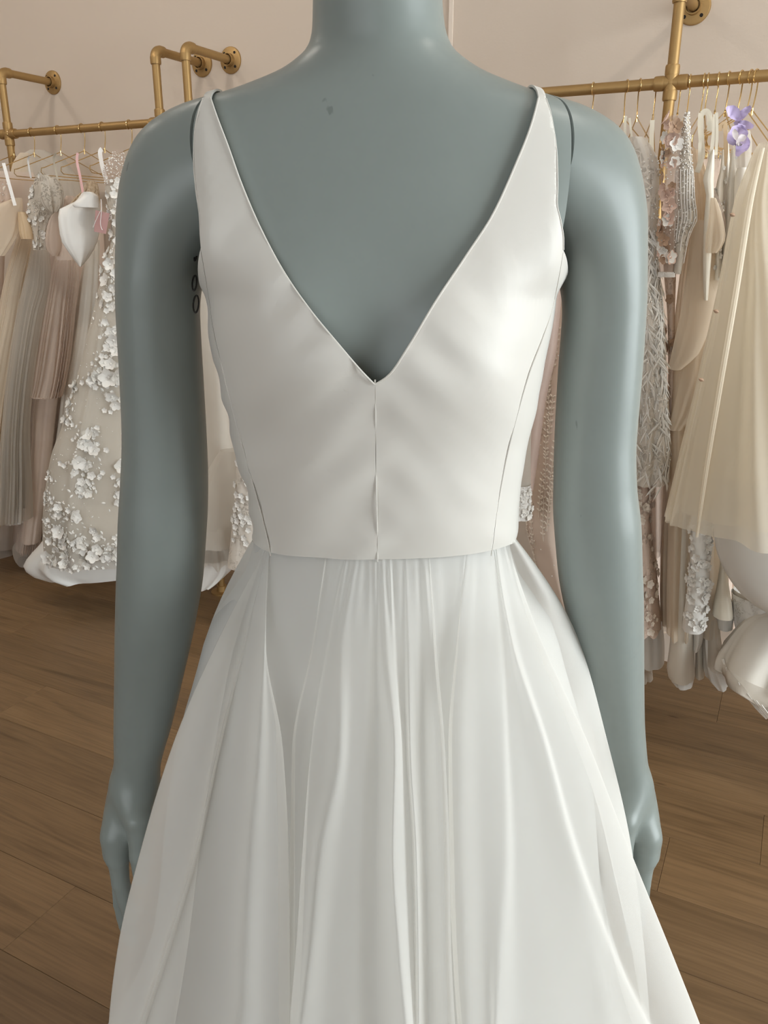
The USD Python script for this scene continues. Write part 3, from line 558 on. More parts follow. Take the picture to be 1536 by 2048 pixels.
LH = [(21, .0, 'gold wire hanger nearest the brass post on the left rail'), (62, .05, 'second gold wire hanger from the brass post on the left rail'), (115, -.04, 'third gold wire hanger from the brass post on the left rail'),
      (163, .02, 'fourth gold wire hanger from the left brass post, over the lace gown'), (204, .0, 'fifth gold wire hanger from the left brass post, its ribbon loop white'), (258, .03, 'gold wire hanger on the left rail right beside the mannequin shoulder')]
for px, yw, lb in LH: hanger(px, yw, lb, 'gold wire hangers on the left rail')
RH = [(388, .0, 'gold hanger behind the mannequin right shoulder, holding the white tulle gown'), (486, .05, 'gold hanger behind the mannequin chest, holding the narrow lace gown'), (1015, .0, 'gold hanger behind the mannequin, holding the short lace edged veil'), (1060, -.05, 'gold hanger behind the mannequin, holding the mauve satin gown'),
      (1187, .0, 'gold hanger just above the mannequin shoulder on the right rail'), (1254, .42, 'gold hanger turned sideways on the right rail, with thin ivory straps'), (1280, .35, 'gold hanger turned slightly, third one left of the cross fitting'), (1313, .10, 'gold hanger immediately left of the cross fitting on the right rail'),
      (1362, .0, 'gold hanger carrying the pink floral lace gown'), (1381, .02, 'gold hanger carrying the silver beaded sleeve gown'), (1409, .0, 'gold hanger of the champagne tulle gown'), (1417, .03, 'gold hanger close behind the champagne gown hanger'),
      (1438, .0, 'gold hanger of the ivory strap gown on the right rail'), (1459, -.12, 'gold hanger directly left of the lilac flower'), (1484, -.25, 'gold hanger rising right above the lilac flower'), (1503, -.32, 'gold hanger just right of the lilac flower'), (1514, -.36, 'rightmost gold hanger on the right rail beside the frame edge')]
for px, yw, lb in RH: hanger(px, yw, lb, 'gold wire hangers on the right rail')

# ------------------------------------------------------------------ gowns hung on the racks
sheer('tulle_champagne', lin(246, 232, 212), .62, 500., .3); sheer('tulle_blush', lin(244, 230, 218), .62, 500., .3); sheer('tulle_ivory', lin(232, 226, 216), .58, 500., .3); sheer('tulle_cream', lin(248, 239, 222), .62, 500., .25)
sheer('tulle_sand', lin(236, 216, 186), .66, 500., .25); sheer('tulle_grey', lin(232, 226, 216), .5, 500., .3); sheer('net_clear', lin(214, 196, 184), .30, 700., .3)
mottled('satin_white', lin(240, 238, 233), lin(234, 231, 226), 6., .42, .05); mottled('satin_ivory', lin(233, 226, 214), lin(226, 218, 205), 6., .42, .05); mottled('satin_cream', lin(246, 238, 222), lin(242, 233, 215), 6., .42, .05)
mottled('satin_sand', lin(222, 196, 160), lin(214, 186, 150), 8., .45, .05); mottled('satin_mauve', lin(222, 200, 190), lin(214, 192, 182), 8., .45, .05); mottled('crepe_blush', lin(238, 220, 206), lin(230, 210, 195), 9., .6, .1)
mottled('feather_brown', lin(170, 146, 118), lin(206, 186, 160), 160., .8, .6, .004)
mottled('crepe_ivory', lin(226, 220, 210), lin(218, 211, 200), 9., .8, .1)
lace('lace_ivory', lin(226, 218, 207), 75., .62); lace('lace_grey', lin(206, 196, 182), 90., .55); lace('lace_blush', lin(220, 198, 182), 80., .66); lace('lace_white', lin(236, 233, 228), 110., .6)
simple('bead', lin(250, 247, 242), .15); simple('petal_white', lin(240, 237, 231), .55); simple('petal_pink', lin(226, 196, 180), .55); simple('petal_brown', lin(186, 154, 128), .6); simple('petal_lilac', lin(200, 184, 222), .5); simple('petal_pale', lin(236, 228, 232), .5)
simple('embroidery', lin(246, 234, 220), .4); simple('ribbon_white', lin(240, 238, 235), .5); simple('ribbon_pink', lin(236, 190, 188), .5); simple('ribbon_ivory', lin(232, 224, 206), .45); simple('card_pink', lin(206, 164, 162), .7); simple('thread_white', lin(236, 232, 228), .5)

class Drape:
    """a length of cloth hanging as a pleated tube: its outline runs down the rows (picture row, left, right), at depth y of the room"""
    def __init__(self, rows, y, depth=(.05, .10), folds=9, amp=.10, seed=0, power=1.0, nt=None, hem=.0, nr=None, sway=.0):
        R = np.array(rows, float); mid = R[len(R)//2]; self.P0 = on_y((mid[1]+mid[2])/2, mid[0], y); h = self.P0-[0, 0, EYE]; h[2] = 0; self.h = h/np.linalg.norm(h); self.e = np.array([self.h[1], -self.h[0], 0])
        A, B = self.plane(R[:, 1], R[:, 0]), self.plane(R[:, 2], R[:, 0]); s = (R[:, 0]-R[0, 0])/(R[-1, 0]-R[0, 0]); self.A, self.B = pc(s, A), pc(s, B); self.R, self.s = pc(s, R), s
        depth = (depth[0]*.62, depth[1]*.62); self.depth, self.folds, self.amp, self.power, self.seed, self.hem, self.sway = depth, folds, amp, power, seed, hem, sway
        self.nt = nt or int(min(260, max(48, folds*14))); self.nr = nr or int(max(10, (R[-1, 0]-R[0, 0])/14))
        g = np.random.default_rng(seed+100); self.ph = g.uniform(0, 6.28, 6); self.am = g.uniform(.5, 1, 3)
    def plane(self, px, py):
        d = pray(RW, px, py); return np.array([0, 0, EYE]) + d*(((self.P0-[0, 0, EYE])@self.h)/(d@self.h))[..., None]
    def wave(self, t, th):
        n, p = self.folds, self.ph; u = th + .35*np.sin(2*th+p[0]) + .15*np.sin(5*th+p[1]) + .2*t*np.sin(th*3+p[5])
        return self.am[0]*np.sin(n*u+p[2]) + .45*self.am[1]*np.sin(1.9*n*u+p[3]+t*2) + .5*self.am[2]*np.sin(.5*n*u+p[4]-t)
    def at(self, t, th, lift=0.):
        t, th = np.broadcast_arrays(np.asarray(t, float), np.asarray(th, float)); A, B = self.A(t), self.B(t); c, a = (A+B)/2, np.linalg.norm(B-A, axis=-1)/2
        b = self.depth[0]+(self.depth[1]-self.depth[0])*t; w = self.amp*(.15+.85*t**self.power)*self.wave(t, th); w = w*np.minimum(a, b)
        co, si = np.cos(th), np.sin(th); x = (a + w*.35 + lift)*co; d = (b + w + lift)*si
        p = c + self.e*x[..., None] - self.h*d[..., None]
        z = p[..., 2] + self.hem*t**3*np.sin(self.folds*th+self.ph[2]+1.2) + self.hem*.6*t**3*np.sin(2.3*th+self.ph[0]) + (B-A)[..., 2]*0
        return np.concatenate([p[..., :2], np.maximum(z, .004)[..., None]], -1)
    def mesh(self):
        t = np.linspace(0, 1, self.nr); th = np.linspace(0, 2*np.pi, self.nt, endpoint=False)
        return grid_mesh(self.at(t[:, None], th[None, :])[::-1], wrap_u=True)
    def find(self, px, py):                            # the point of the near side that lies under a given spot
        s = np.interp(py, self.R(np.linspace(0, 1, 200))[:, 0], np.linspace(0, 1, 200)); r = self.R(s); c = np.clip((px-(r[1]+r[2])/2)/max((r[2]-r[1])/2, 1e-3), -.97, .97)
        return s, math.acos(c)
    def frame(self, t, th, lift=.001):
        e = .004; p = self.at(t, th, lift); u = self.at(t, th+e*4, lift)-self.at(t, th-e*4, lift); v = self.at(min(t+e, 1), th, lift)-self.at(max(t-e, 0), th, lift); n = np.cross(u, v); n /= np.linalg.norm(n)+1e-12
        if n@self.h > 0: n = -n
        return p, n
def orient(n, roll):
    n = n/np.linalg.norm(n); a = np.cross((0, 0, 1.), n); a = a/np.linalg.norm(a) if np.linalg.norm(a) > 1e-3 else np.array([1., 0, 0]); b = np.cross(n, a)
    return np.stack([a*np.cos(roll)+b*np.sin(roll), b*np.cos(roll)-a*np.sin(roll), n], 1)
def petal(L_, Wd, cup, n=5):
    t = np.linspace(0, 1, n); w = Wd*np.sin(np.pi*np.clip(t*.82+.10, 0, 1))**.8; w[0] *= .4; z = cup*t**1.6
    g = np.stack([np.c_[-w, t*L_, z+w*.35], np.c_[np.zeros(n), t*L_, z], np.c_[w, t*L_, z+w*.35]], 1); return grid_mesh(g)
def blossom(p, n, r, roll, petals=5, cup=.5):
    ms = []
    for k in range(petals):
        q = petal(r, r*.48, r*cup); q.apply_transform(trimesh.transformations.rotation_matrix(k*2*np.pi/petals, (0, 0, 1))); ms.append(q)
    c = trimesh.creation.icosphere(1, r*.16); c.apply_translation((0, 0, r*.1)); ms.append(c); m = cat(ms); m.vertices = m.vertices@orient(n, roll).T + p; return m
def leaf(p, n, L_, Wd, roll):
    t = np.linspace(0, 1, 5); w = Wd*np.sin(np.pi*t)**.9; g = np.stack([np.c_[-w, t*L_, 0*t], np.c_[0*t, t*L_, Wd*.5*np.sin(np.pi*t)], np.c_[w, t*L_, 0*t]], 1); m = grid_mesh(g)
    m.vertices = m.vertices@orient(n, roll).T + p; return m
def sprinkle(d, n, kind, r, seed, t=(.05, .95), th=(.2, 2.94)):
    g = np.random.default_rng(seed); ms = []
    for _ in range(n):
        p, nn = d.frame(g.uniform(*t), g.uniform(*th), .0012); s = r*g.uniform(.6, 1.3)
        if kind == 'leaf': ms.append(leaf(p, nn, s, s*.28, g.uniform(0, 6.28)))
        elif kind == 'strand': ms.append(leaf(p, nn, s, s*.07, g.uniform(2.2, 4.1)))
        elif kind == 'blossom': ms.append(blossom(p, nn, s, g.uniform(0, 6.28), 5, .4))
        else: m = trimesh.creation.icosphere(0, s); m.apply_translation(p); ms.append(m)
    return cat(ms)
def sprig(d, t, th, length, roll, r, n=6):
    """a stem with paired leaves worked on the cloth, growing up or down the drape"""
    ms = []; pts = []
    for k in range(n+1):
        tt = t + length*k/n; hh = th + roll*(k/n)**1.3; p, nn = d.frame(min(max(tt, 0), 1), min(max(hh, .1), 3.04), .0012); pts.append(p)
        if k: ms += [leaf(p, nn, r, r*.3, .9+roll), leaf(p, nn, r, r*.3, -.9+roll)] if length < 0 else [leaf(p, nn, r, r*.3, math.pi-.9-roll), leaf(p, nn, r, r*.3, math.pi+.9-roll)]
    ms.append(tube(np.array(pts), .0009, 4)); return cat(ms)
def band(pts, y, w, thick=.0012):
    """a flat ribbon through picture points at depth y"""
    P = np.array(pts, float); q = pc(np.linspace(0, 1, len(P)), P)(np.linspace(0, 1, 14)); c = on_y(q[:, 0], q[:, 1], y) if np.ndim(y) == 0 else np.array([on_y(a, b, yy) for (a, b), yy in zip(q, np.linspace(y[0], y[1], 14))])
    t = np.gradient(c, axis=0); t /= np.linalg.norm(t, axis=1, keepdims=True); h = c-[0, 0, EYE]; h /= np.linalg.norm(h, axis=1, keepdims=True); s = np.cross(t, h); s /= np.linalg.norm(s, axis=1, keepdims=True)
    g = np.stack([c-s*w/2-h*thick/2, c+s*w/2-h*thick/2, c+s*w/2+h*thick/2, c-s*w/2+h*thick/2], 1); return grid_mesh(g, wrap_u=True, caps=True)
def gown_thing(label, group): 
    return thing('hanging_gown', label, 'wedding gown', group=group)
LG, RG = 'wedding gowns hanging on the left rack', 'wedding gowns hanging on the right rack'
def drape(parent, name, mname, rows, y, **kw):
    d = Drape(rows, y, **kw); obj(name, d.mesh(), MATS[mname], parent, smooth=True); return d

# ---- left rack
g = gown_thing('champagne tulle gown with off shoulder swag sleeve and sand satin waistband at the far left', LG)
drape(g, 'skirt', 'tulle_champagne', [(466, 38, 70), (500, 26, 66), (566, 8, 52), (640, -6, 42), (700, -22, 32), (780, -40, 20), (900, -60, 6), (1060, -80, -2)], 2.14, depth=(.04, .16), folds=15, amp=.26, seed=1, power=.5)
drape(g, 'skirt_lining', 'satin_ivory', [(470, 40, 66), (566, 10, 48), (700, -18, 26), (900, -50, 2), (1060, -70, -8)], 2.16, depth=(.03, .12), folds=7, amp=.1, seed=2)
drape(g, 'waistband', 'satin_sand', [(424, 36, 50), (438, 36, 60), (452, 37, 68), (466, 38, 71), (478, 42, 70)], 2.13, depth=(.035, .045), folds=5, amp=.12, seed=3)
drape(g, 'sleeve', 'tulle_champagne', [(396, 28, 44), (408, -2, 46), (424, -30, 46), (444, -50, 42), (466, -60, 38), (490, -60, 24), (512, -60, 8)], 2.08, depth=(.03, .05), folds=6, amp=.3, seed=4)
obj('hanger_loop', band([(7, 326), (12, 345), (20, 375), (30, 411)], (2.12, 2.10), .011), MATS['ribbon_white'], g)
g = gown_thing('pink embellished gown with beaded floral bodice cut off by the left frame edge', LG)
d = drape(g, 'bodice', 'lace_blush', [(362, -40, 12), (384, -40, 20), (410, -40, 26), (432, -40, 22), (470, -40, 10)], 2.12, depth=(.05, .05), folds=5, amp=.1, seed=5)
obj('beading', sprinkle(d, 70, 'bead', .0022, 5), MATS['bead'], g, kind='stuff'); obj('embroidery', sprinkle(d, 26, 'leaf', .016, 6), MATS['embroidery'], g, kind='stuff')
drape(g, 'skirt', 'crepe_blush', [(460, -45, 12), (600, -60, 6), (1090, -90, -10)], 2.30, depth=(.05, .1), folds=7, seed=6)
g = gown_thing('pale grey tulle gown with lace cap sleeve bodice, left of the pleated blush gown', LG)
d = drape(g, 'bodice', 'lace_grey', [(344, 76, 86), (354, 72, 100), (366, 66, 116), (382, 62, 126), (400, 58, 128), (416, 54, 126), (432, 55, 112), (450, 62, 100), (474, 67, 94), (500, 66, 98)], 2.17, depth=(.03, .035), folds=5, amp=.2, seed=7)
obj('lace_blossom', sprinkle(d, 44, 'blossom', .008, 7), MATS['petal_white'], g, kind='stuff'); obj('beading', sprinkle(d, 60, 'bead', .0016, 8), MATS['bead'], g, kind='stuff')
drape(g, 'puff_sleeve', 'lace_grey', [(350, 80, 96), (362, 78, 118), (380, 78, 126), (400, 82, 128), (416, 90, 124), (424, 98, 116)], 2.14, depth=(.03, .035), folds=7, amp=.3, seed=8)
d = drape(g, 'skirt', 'tulle_grey', [(486, 65, 96), (520, 58, 100), (566, 47, 104), (620, 34, 90), (700, 20, 76), (775, 10, 66), (880, 0, 60), (960, -6, 64), (1036, -14, 66)], 2.16, depth=(.03, .13), folds=13, amp=.24, seed=9, power=.5)
drape(g, 'skirt_lining', 'satin_white', [(490, 67, 92), (566, 50, 98), (700, 24, 70), (880, 6, 54), (1000, -4, 54), (1032, -6, 54)], 2.18, depth=(.02, .10), folds=6, amp=.1, seed=10)
d2 = drape(g, 'hem_lace', 'lace_white', [(1008, -12, 66), (1024, -13, 67), (1038, -14, 67)], 2.15, depth=(.135, .14), folds=10, amp=.06, seed=9)
drape(g, 'underskirt', 'tulle_ivory', [(1000, -30, 20), (1050, -32, 26), (1085, -34, 24), (1118, -36, 34)], 2.20, depth=(.10, .14), folds=6, amp=.12, seed=11)
obj('hanger_loop', band([(60, 313), (56, 320), (58, 335), (62, 356)], (2.12, 2.14), .006), MATS['ribbon_white'], g)
g = gown_thing('blush pleated tulle gown with tiered skirt between the grey gown and the white cowl gown', LG)
drape(g, 'bodice', 'crepe_blush', [(392, 132, 148), (402, 126, 160), (420, 120, 160), (450, 112, 160), (500, 112, 156), (520, 112, 152)], 2.21, depth=(.03, .04), folds=4, amp=.1, seed=12)
drape(g, 'puff_sleeve', 'tulle_blush', [(422, 112, 122), (434, 101, 122), (450, 95, 122), (474, 91, 122), (490, 91, 124), (504, 96, 120), (512, 104, 114)], 2.16, depth=(.03, .04), folds=6, amp=.16, seed=13)
drape(g, 'skirt', 'tulle_blush', [(500, 114, 154), (540, 104, 158), (600, 94, 152), (700, 78, 142), (760, 69, 132), (792, 62, 124)], 2.24, depth=(.04, .12), folds=26, amp=.20, seed=14, nt=340, power=.3)
drape(g, 'lower_tier', 'tulle_blush', [(786, 62, 124), (800, 58, 124), (880, 54, 114), (950, 50, 104), (1000, 44, 100), (1050, 37, 94), (1094, 32, 86)], 2.23, depth=(.12, .15), folds=30, amp=.14, seed=15, nt=380, power=.3, hem=.006)
drape(g, 'skirt_lining', 'crepe_blush', [(505, 116, 150), (600, 98, 146), (700, 84, 134), (800, 66, 118), (950, 56, 100), (1080, 42, 82)], 2.25, depth=(.03, .10), folds=8, amp=.1, seed=16)
obj('seam_ruffle', cat([tube(Drape([(786, 62, 124), (800, 58, 124)], 2.20, depth=(.125, .125), folds=30, amp=.1, seed=15).at(.3, np.linspace(0, 3.14, 90)), .0022, 5)]), MATS['tulle_blush'], g)
drape(g, 'tulle_flounce', 'tulle_grey', [(1075, 40, 84), (1100, 24, 74), (1124, 34, 60)], 2.18, depth=(.1, .11), folds=5, amp=.12, seed=17)
obj('hanger_loop', band([(112, 306), (107, 318), (110, 334), (116, 362), (125, 392)], (2.12, 2.18), .006), MATS['ribbon_ivory'], g)
g = gown_thing('white satin gown with draped cowl bodice coming to a point, pink ribbon loop above', LG)
cw = drape(g, 'cowl_bodice', 'satin_white', [(386, 164, 186), (394, 163, 196), (404, 150, 199), (413, 132, 200), (421, 117, 199), (438, 117, 199), (460, 119, 198), (482, 124, 194), (504, 138, 184), (522, 151, 172), (533, 159, 163)], 2.10, depth=(.04, .03), folds=4, amp=.22, seed=18, power=.4)
drape(g, 'cuff_fold', 'satin_white', [(384, 166, 184), (392, 164, 197), (402, 152, 199), (410, 146, 200), (415, 150, 199)], 2.085, depth=(.035, .035), folds=3, amp=.2, seed=19)
drape(g, 'skirt', 'satin_ivory', [(480, 172, 200), (560, 158, 202), (640, 148, 198), (700, 138, 190), (780, 126, 180), (860, 116, 170), (960, 100, 164), (1080, 84, 160)], 2.32, depth=(.03, .13), folds=6, amp=.4, seed=20, power=.4)
obj('hanger_loop', band([(156, 306), (154, 322), (160, 352), (166, 386)], (2.12, 2.11), .008), MATS['ribbon_pink'], g)
tg = thing('price_tag', 'dusty pink cardboard tag tied beside the white satin cowl bodice', 'tag')
c = [on_y(a, b, 2.05) for a, b in ((191, 420), (219, 427), (212, 468), (188, 463))]; hv = (c[0]-[0, 0, EYE]); hv /= np.linalg.norm(hv)
obj('card', m3_hull := from_manifold(m3.Manifold.hull_points(np.array([q+s*hv*.0006 for q in c for s in (-1, 1)], np.float32))), MATS['card_pink'], tg, smooth=False)
obj('string', cat([band([(202, 398), (203, 420), (201, 445), (205, 460)], 2.046, .0022), band([(202, 420), (194, 436), (186, 455)], 2.045, .0022)]), MATS['thread_white'], tg)
g = gown_thing('ivory gown covered in raised white flowers beside the mannequin arm on the left', LG)
d = drape(g, 'skirt', 'tulle_ivory', [(362, 212, 244), (380, 210, 248), (410, 215, 252), (450, 222, 254), (480, 222, 258), (520, 212, 262), (560, 201, 268), (620, 186, 276), (700, 166, 286), (760, 150, 294), (800, 139, 300), (860, 118, 310), (900, 102, 318), (950, 92, 330), (1000, 86, 340), (1050, 84, 352), (1085, 86, 362), (1112, 90, 370)], 2.04, depth=(.04, .20), folds=9, amp=.16, seed=21)
dl = drape(g, 'skirt_lining', 'satin_ivory', [(366, 214, 240), (450, 224, 250), (520, 216, 258), (700, 172, 280), (860, 126, 300), (1000, 96, 330), (1090, 96, 350)], 2.06, depth=(.03, .17), folds=6, amp=.06, seed=22)
drape(g, 'underskirt', 'satin_white', [(1050, 96, 330), (1080, 72, 340), (1100, 50, 360), (1114, 43, 370), (1128, 56, 380), (1142, 92, 380)], 2.08, depth=(.20, .16), folds=8, amp=.22, seed=23)
nk = drape(g, 'sheer_yoke', 'net_clear', [(300, 229, 246), (320, 217, 250), (342, 206, 252), (362, 208, 248), (372, 212, 246)], 2.09, depth=(.03, .03), folds=3, amp=.05, seed=24)
obj('beading', cat([sprinkle(nk, 160, 'bead', .0020, 25), sprinkle(d, 260, 'bead', .0017, 26, t=(.02, .9), th=(.8, 2.9))]), MATS['bead'], g, kind='stuff')
obj('hanger_loop', band([(204, 298), (200, 306), (203, 325), (208, 345), (214, 364)], (2.12, 2.09), .013), MATS['ribbon_white'], g)
fg = np.random.default_rng(31)
FC = [(232, 372, 7), (228, 392, 8), (236, 410, 8), (224, 430, 9), (234, 446, 9), (226, 466, 9), (236, 484, 9), (214, 512, 8), (222, 528, 13), (208, 540, 10), (232, 545, 10), (214, 560, 11), (228, 575, 9), (216, 592, 8), (206, 606, 7), (224, 612, 8), (220, 660, 10), (226, 676, 12), (214, 690, 9), (230, 700, 11),
      (130, 765, 9), (126, 770, 8), (221, 722, 11), (217, 748, 17), (232, 744, 14), (188, 744, 9), (184, 752, 8), (202, 756, 10), (222, 784, 11), (228, 800, 9), (126, 800, 9), (130, 832, 8), (138, 836, 7), (176, 858, 10), (188, 852, 9), (162, 874, 9), (178, 880, 11), (186, 888, 10), (172, 868, 9),
      (156, 908, 12), (168, 914, 9), (150, 924, 9), (180, 934, 8), (162, 946, 9), (166, 962, 10), (174, 968, 9), (156, 956, 8), (97, 944, 6), (92, 974, 7), (90, 984, 7), (236, 920, 11), (240, 952, 13), (238, 972, 12), (230, 986, 9), (118, 994, 10), (122, 1006, 10), (114, 1010, 8), (148, 1006, 11), (151, 1013, 9), (120, 1040, 12), (114, 1038, 10), (132, 1050, 9), (134, 1063, 10), (116, 1070, 9), (128, 1078, 9), (158, 1062, 13), (162, 1072, 12), (148, 1056, 8),
      (186, 1038, 10), (192, 1052, 9), (188, 1070, 10), (182, 1086, 12), (196, 1078, 9), (206, 1086, 11), (216, 1082, 11), (226, 1090, 10), (222, 1074, 9), (232, 1062, 8), (96, 1092, 13), (104, 1098, 10), (88, 1098, 9), (132, 1084, 10), (128, 1100, 9), (138, 1106, 8), (112, 1100, 8), (164, 1096, 9), (172, 1106, 7), (230, 1078, 10), (242, 1096, 9), (100, 1060, 7), (102, 1040, 6), (98, 1020, 6), (205, 720, 8), (210, 640, 7)]
for px, py, r in FC:
    t, th = d.find(px, py); p, n = d.frame(t, th, .004); n = n + fg.normal(0, .25, 3); obj('flower', blossom(p, n, r*.00185*fg.uniform(.85, 1.15), fg.uniform(0, 6.28), 5, fg.uniform(.25, .7)), MATS['petal_white'], g, smooth=60)
sm = []
for px, py, r in FC:
    for _ in range(8):
        t, th = d.find(px+fg.normal(0, 12), py+fg.normal(0, 11)); p, n = d.frame(min(t, .995), th, .002); s = fg.uniform(.005, .011)
        sm.append(leaf(p, n, s*1.6, s*.45, fg.uniform(0, 6.28)) if fg.random() < .6 else blossom(p, n, s, fg.uniform(0, 6.28), 5, .5))
obj('small_petals', cat(sm), MATS['petal_white'], g, kind='stuff')
g = gown_thing('white tulle gown with puddled hem seen between the mannequin arm and the dress', LG)
drape(g, 'skirt', 'satin_ivory', [(300, 372, 404), (340, 364, 420), (400, 360, 432), (470, 354, 438), (600, 345, 452), (800, 335, 470), (900, 330, 480), (980, 326, 486), (1060, 326, 490)], 2.16, depth=(.06, .15), folds=4, amp=.07, seed=41)
drape(g, 'overskirt', 'tulle_grey', [(900, 440, 484), (940, 415, 486), (980, 396, 486), (1040, 384, 484), (1085, 380, 480)], 2.05, depth=(.04, .12), folds=6, amp=.18, seed=42)
drape(g, 'ruffle', 'tulle_ivory', [(1050, 370, 470), (1080, 372, 474), (1100, 376, 476), (1118, 380, 474)], 2.08, depth=(.12, .14), folds=9, amp=.2, seed=43, hem=.008)
drape(g, 'train', 'satin_white', [(1108, 385, 470), (1130, 378, 468), (1150, 382, 452), (1168, 388, 424)], 2.10, depth=(.14, .10), folds=6, amp=.15, seed=44)
g = gown_thing('narrow gown of white floral lace seen beside the bodice just above the skirt', LG)
d = drape(g, 'skirt', 'lace_ivory', [(318, 474, 500), (360, 466, 508), (440, 464, 512), (540, 472, 504), (700, 470, 510), (880, 472, 520), (940, 472, 530), (1000, 468, 540), (1060, 463, 545), (1130, 455, 545)], 2.02, depth=(.05, .09), folds=5, amp=.06, seed=45)
for k in range(34):
    px, py = 468+fg.uniform(0, 36), 905+fg.uniform(0, 170); t, th = d.find(px, py); p, n = d.frame(t, th, .003); obj('flower', blossom(p, n, fg.uniform(.008, .013), fg.uniform(0, 6), 5, .35), MATS['petal_white'], g, smooth=60)
g = gown_thing('sheer tulle veil with a tan inner edge hanging highest behind the left hangers', 'veils hanging behind the left gowns')
drape(g, 'veil', 'tulle_ivory', [(300, 60, 90), (310, 40, 122), (330, 26, 140), (360, 20, 156), (400, 10, 165), (440, 0, 168)], 2.36, depth=(.03, .06), folds=8, amp=.2, seed=46)
drape(g, 'inner_layer', 'tulle_champagne', [(306, 40, 58), (322, 28, 66), (342, 22, 66), (380, 20, 66)], 2.30, depth=(.02, .03), folds=5, amp=.2, seed=47)
g = gown_thing('pale pink tulle veil with a straight top edge at the far left', 'veils hanging behind the left gowns')
drape(g, 'veil', 'tulle_blush', [(343, -40, 66), (350, -40, 70), (380, -40, 74), (420, -40, 70), (470, -40, 66)], 2.24, depth=(.015, .03), folds=7, amp=.14, seed=48)
g = gown_thing('taupe ruffled tulle gown peeping out behind the white cowl bodice', LG)
d = drape(g, 'ruffle', 'feather_brown', [(362, 176, 190), (370, 170, 196), (382, 164, 198), (396, 150, 200), (410, 140, 198)], 2.22, depth=(.03, .04), folds=9, amp=.35, seed=49)
drape(g, 'skirt', 'crepe_blush', [(400, 150, 204), (560, 150, 212), (800, 130, 222), (1060, 100, 240)], 2.36, depth=(.04, .08), folds=6, amp=.15, seed=50)
g = gown_thing('blush gown added to fill the dark gap between the grey gown and the blush pleated gown', LG)
drape(g, 'skirt', 'crepe_blush', [(420, 40, 130), (600, 20, 140), (800, 0, 140), (1090, -20, 130)], 2.40, depth=(.04, .07), folds=8, amp=.15, seed=51)  # added generic gown, keeps bare wall from showing in the dark gap

# ---- right rack
g = gown_thing('blush gown worked all over with leaf embroidery, between the bodice and the right arm', RG)
d = drape(g, 'skirt', 'crepe_blush', [(256, 1152, 1182), (300, 1138, 1192), (360, 1124, 1196), (420, 1114, 1194), (520, 1106, 1195), (620, 1095, 1200), (760, 1080, 1205), (880, 1066, 1212), (960, 1058, 1218), (1050, 1052, 1225), (1110, 1064, 1230), (1180, 1085, 1230), (1240, 1110, 1230)], 2.12, depth=(.06, .14), folds=5, amp=.10, seed=61)
eg = np.random.default_rng(62)
for k in range(30):
    py = 520 + k*22; px = 1094+eg.uniform(-12, 28) - (py-520)*.04; t, th = d.find(px, py); obj('leaf_sprig', sprig(d, t, th, -.085, eg.uniform(-.25, .3), .012, 7), MATS['embroidery'], g, smooth=False)
obj('beading', sprinkle(d, 160, 'bead', .0017, 63, th=(.9, 2.9)), MATS['bead'], g, kind='stuff')
g = gown_thing('mauve satin gown, a thin strip beside the bodice on the right', RG)
drape(g, 'skirt', 'satin_mauve', [(246, 1052, 1084), (300, 1054, 1098), (400, 1084, 1118), (480, 1104, 1128), (560, 1100, 1126), (700, 1084, 1113), (800, 1062, 1092), (900, 1046, 1078), (980, 1036, 1066)], 2.0, depth=(.03, .05), folds=3, amp=.15, seed=64)
g = gown_thing('short white veil with a lace edge, just right of the bodice waist', 'veils hanging on the right rack')
drape(g, 'veil', 'tulle_ivory', [(240, 1000, 1030), (300, 992, 1042), (560, 1006, 1056), (820, 1028, 1064), (900, 1010, 1062), (960, 1002, 1062), (1032, 1000, 1063)], 1.93, depth=(.02, .04), folds=4, amp=.1, seed=65)
d = drape(g, 'lace_edge', 'lace_white', [(968, 1000, 1062), (1000, 1000, 1063), (1035, 1000, 1064)], 1.92, depth=(.045, .05), folds=4, amp=.08, seed=66)
obj('lace_blossom', sprinkle(d, 40, 'blossom', .007, 67), MATS['petal_white'], g, kind='stuff')
g = gown_thing('ivory beaded gown with feathery tiers hanging next to the mannequin arm on the right', RG)
d = drape(g, 'tiered_skirt', 'lace_ivory', [(276, 1256, 1290), (330, 1262, 1318), (400, 1268, 1318), (480, 1266, 1314), (540, 1262, 1320), (640, 1258, 1328), (740, 1250, 1333), (850, 1236, 1340), (920, 1228, 1342), (960, 1222, 1338)], 2.06, depth=(.05, .10), folds=8, amp=.14, seed=68)
drape(g, 'lining', 'satin_ivory', [(300, 1260, 1296), (400, 1270, 1312), (640, 1262, 1320), (850, 1242, 1332), (950, 1230, 1330)], 2.07, depth=(.04, .08), folds=5, amp=.1, seed=69)
obj('beading', sprinkle(d, 260, 'bead', .0022, 70, th=(.1, 2.2)), MATS['bead'], g, kind='stuff'); obj('feather_tufts', sprinkle(d, 420, 'strand', .040, 71, th=(.1, 2.2), t=(.25, 1)), MATS['petal_white'], g, kind='stuff')
obj('hanger_loop', cat([band([(1252, 232), (1250, 262), (1258, 300)], 2.08, .006), band([(1259, 236), (1262, 262), (1266, 300)], 2.08, .005), band([(1305, 240), (1303, 290), (1305, 345)], 2.08, .010)]), MATS['ribbon_ivory'], g)
g = gown_thing('blush lace gown with a scalloped hem below the feathery tiers', RG)
d = drape(g, 'skirt', 'lace_blush', [(800, 1240, 1310), (960, 1240, 1306), (1050, 1246, 1304), (1120, 1250, 1312), (1200, 1254, 1319), (1252, 1256, 1323)], 2.12, depth=(.05, .12), folds=7, amp=.12, seed=72, hem=.006)
obj('lace_blossom', sprinkle(d, 60, 'blossom', .010, 73, t=(.3, .98), th=(.1, 1.8)), MATS['embroidery'], g, kind='stuff')
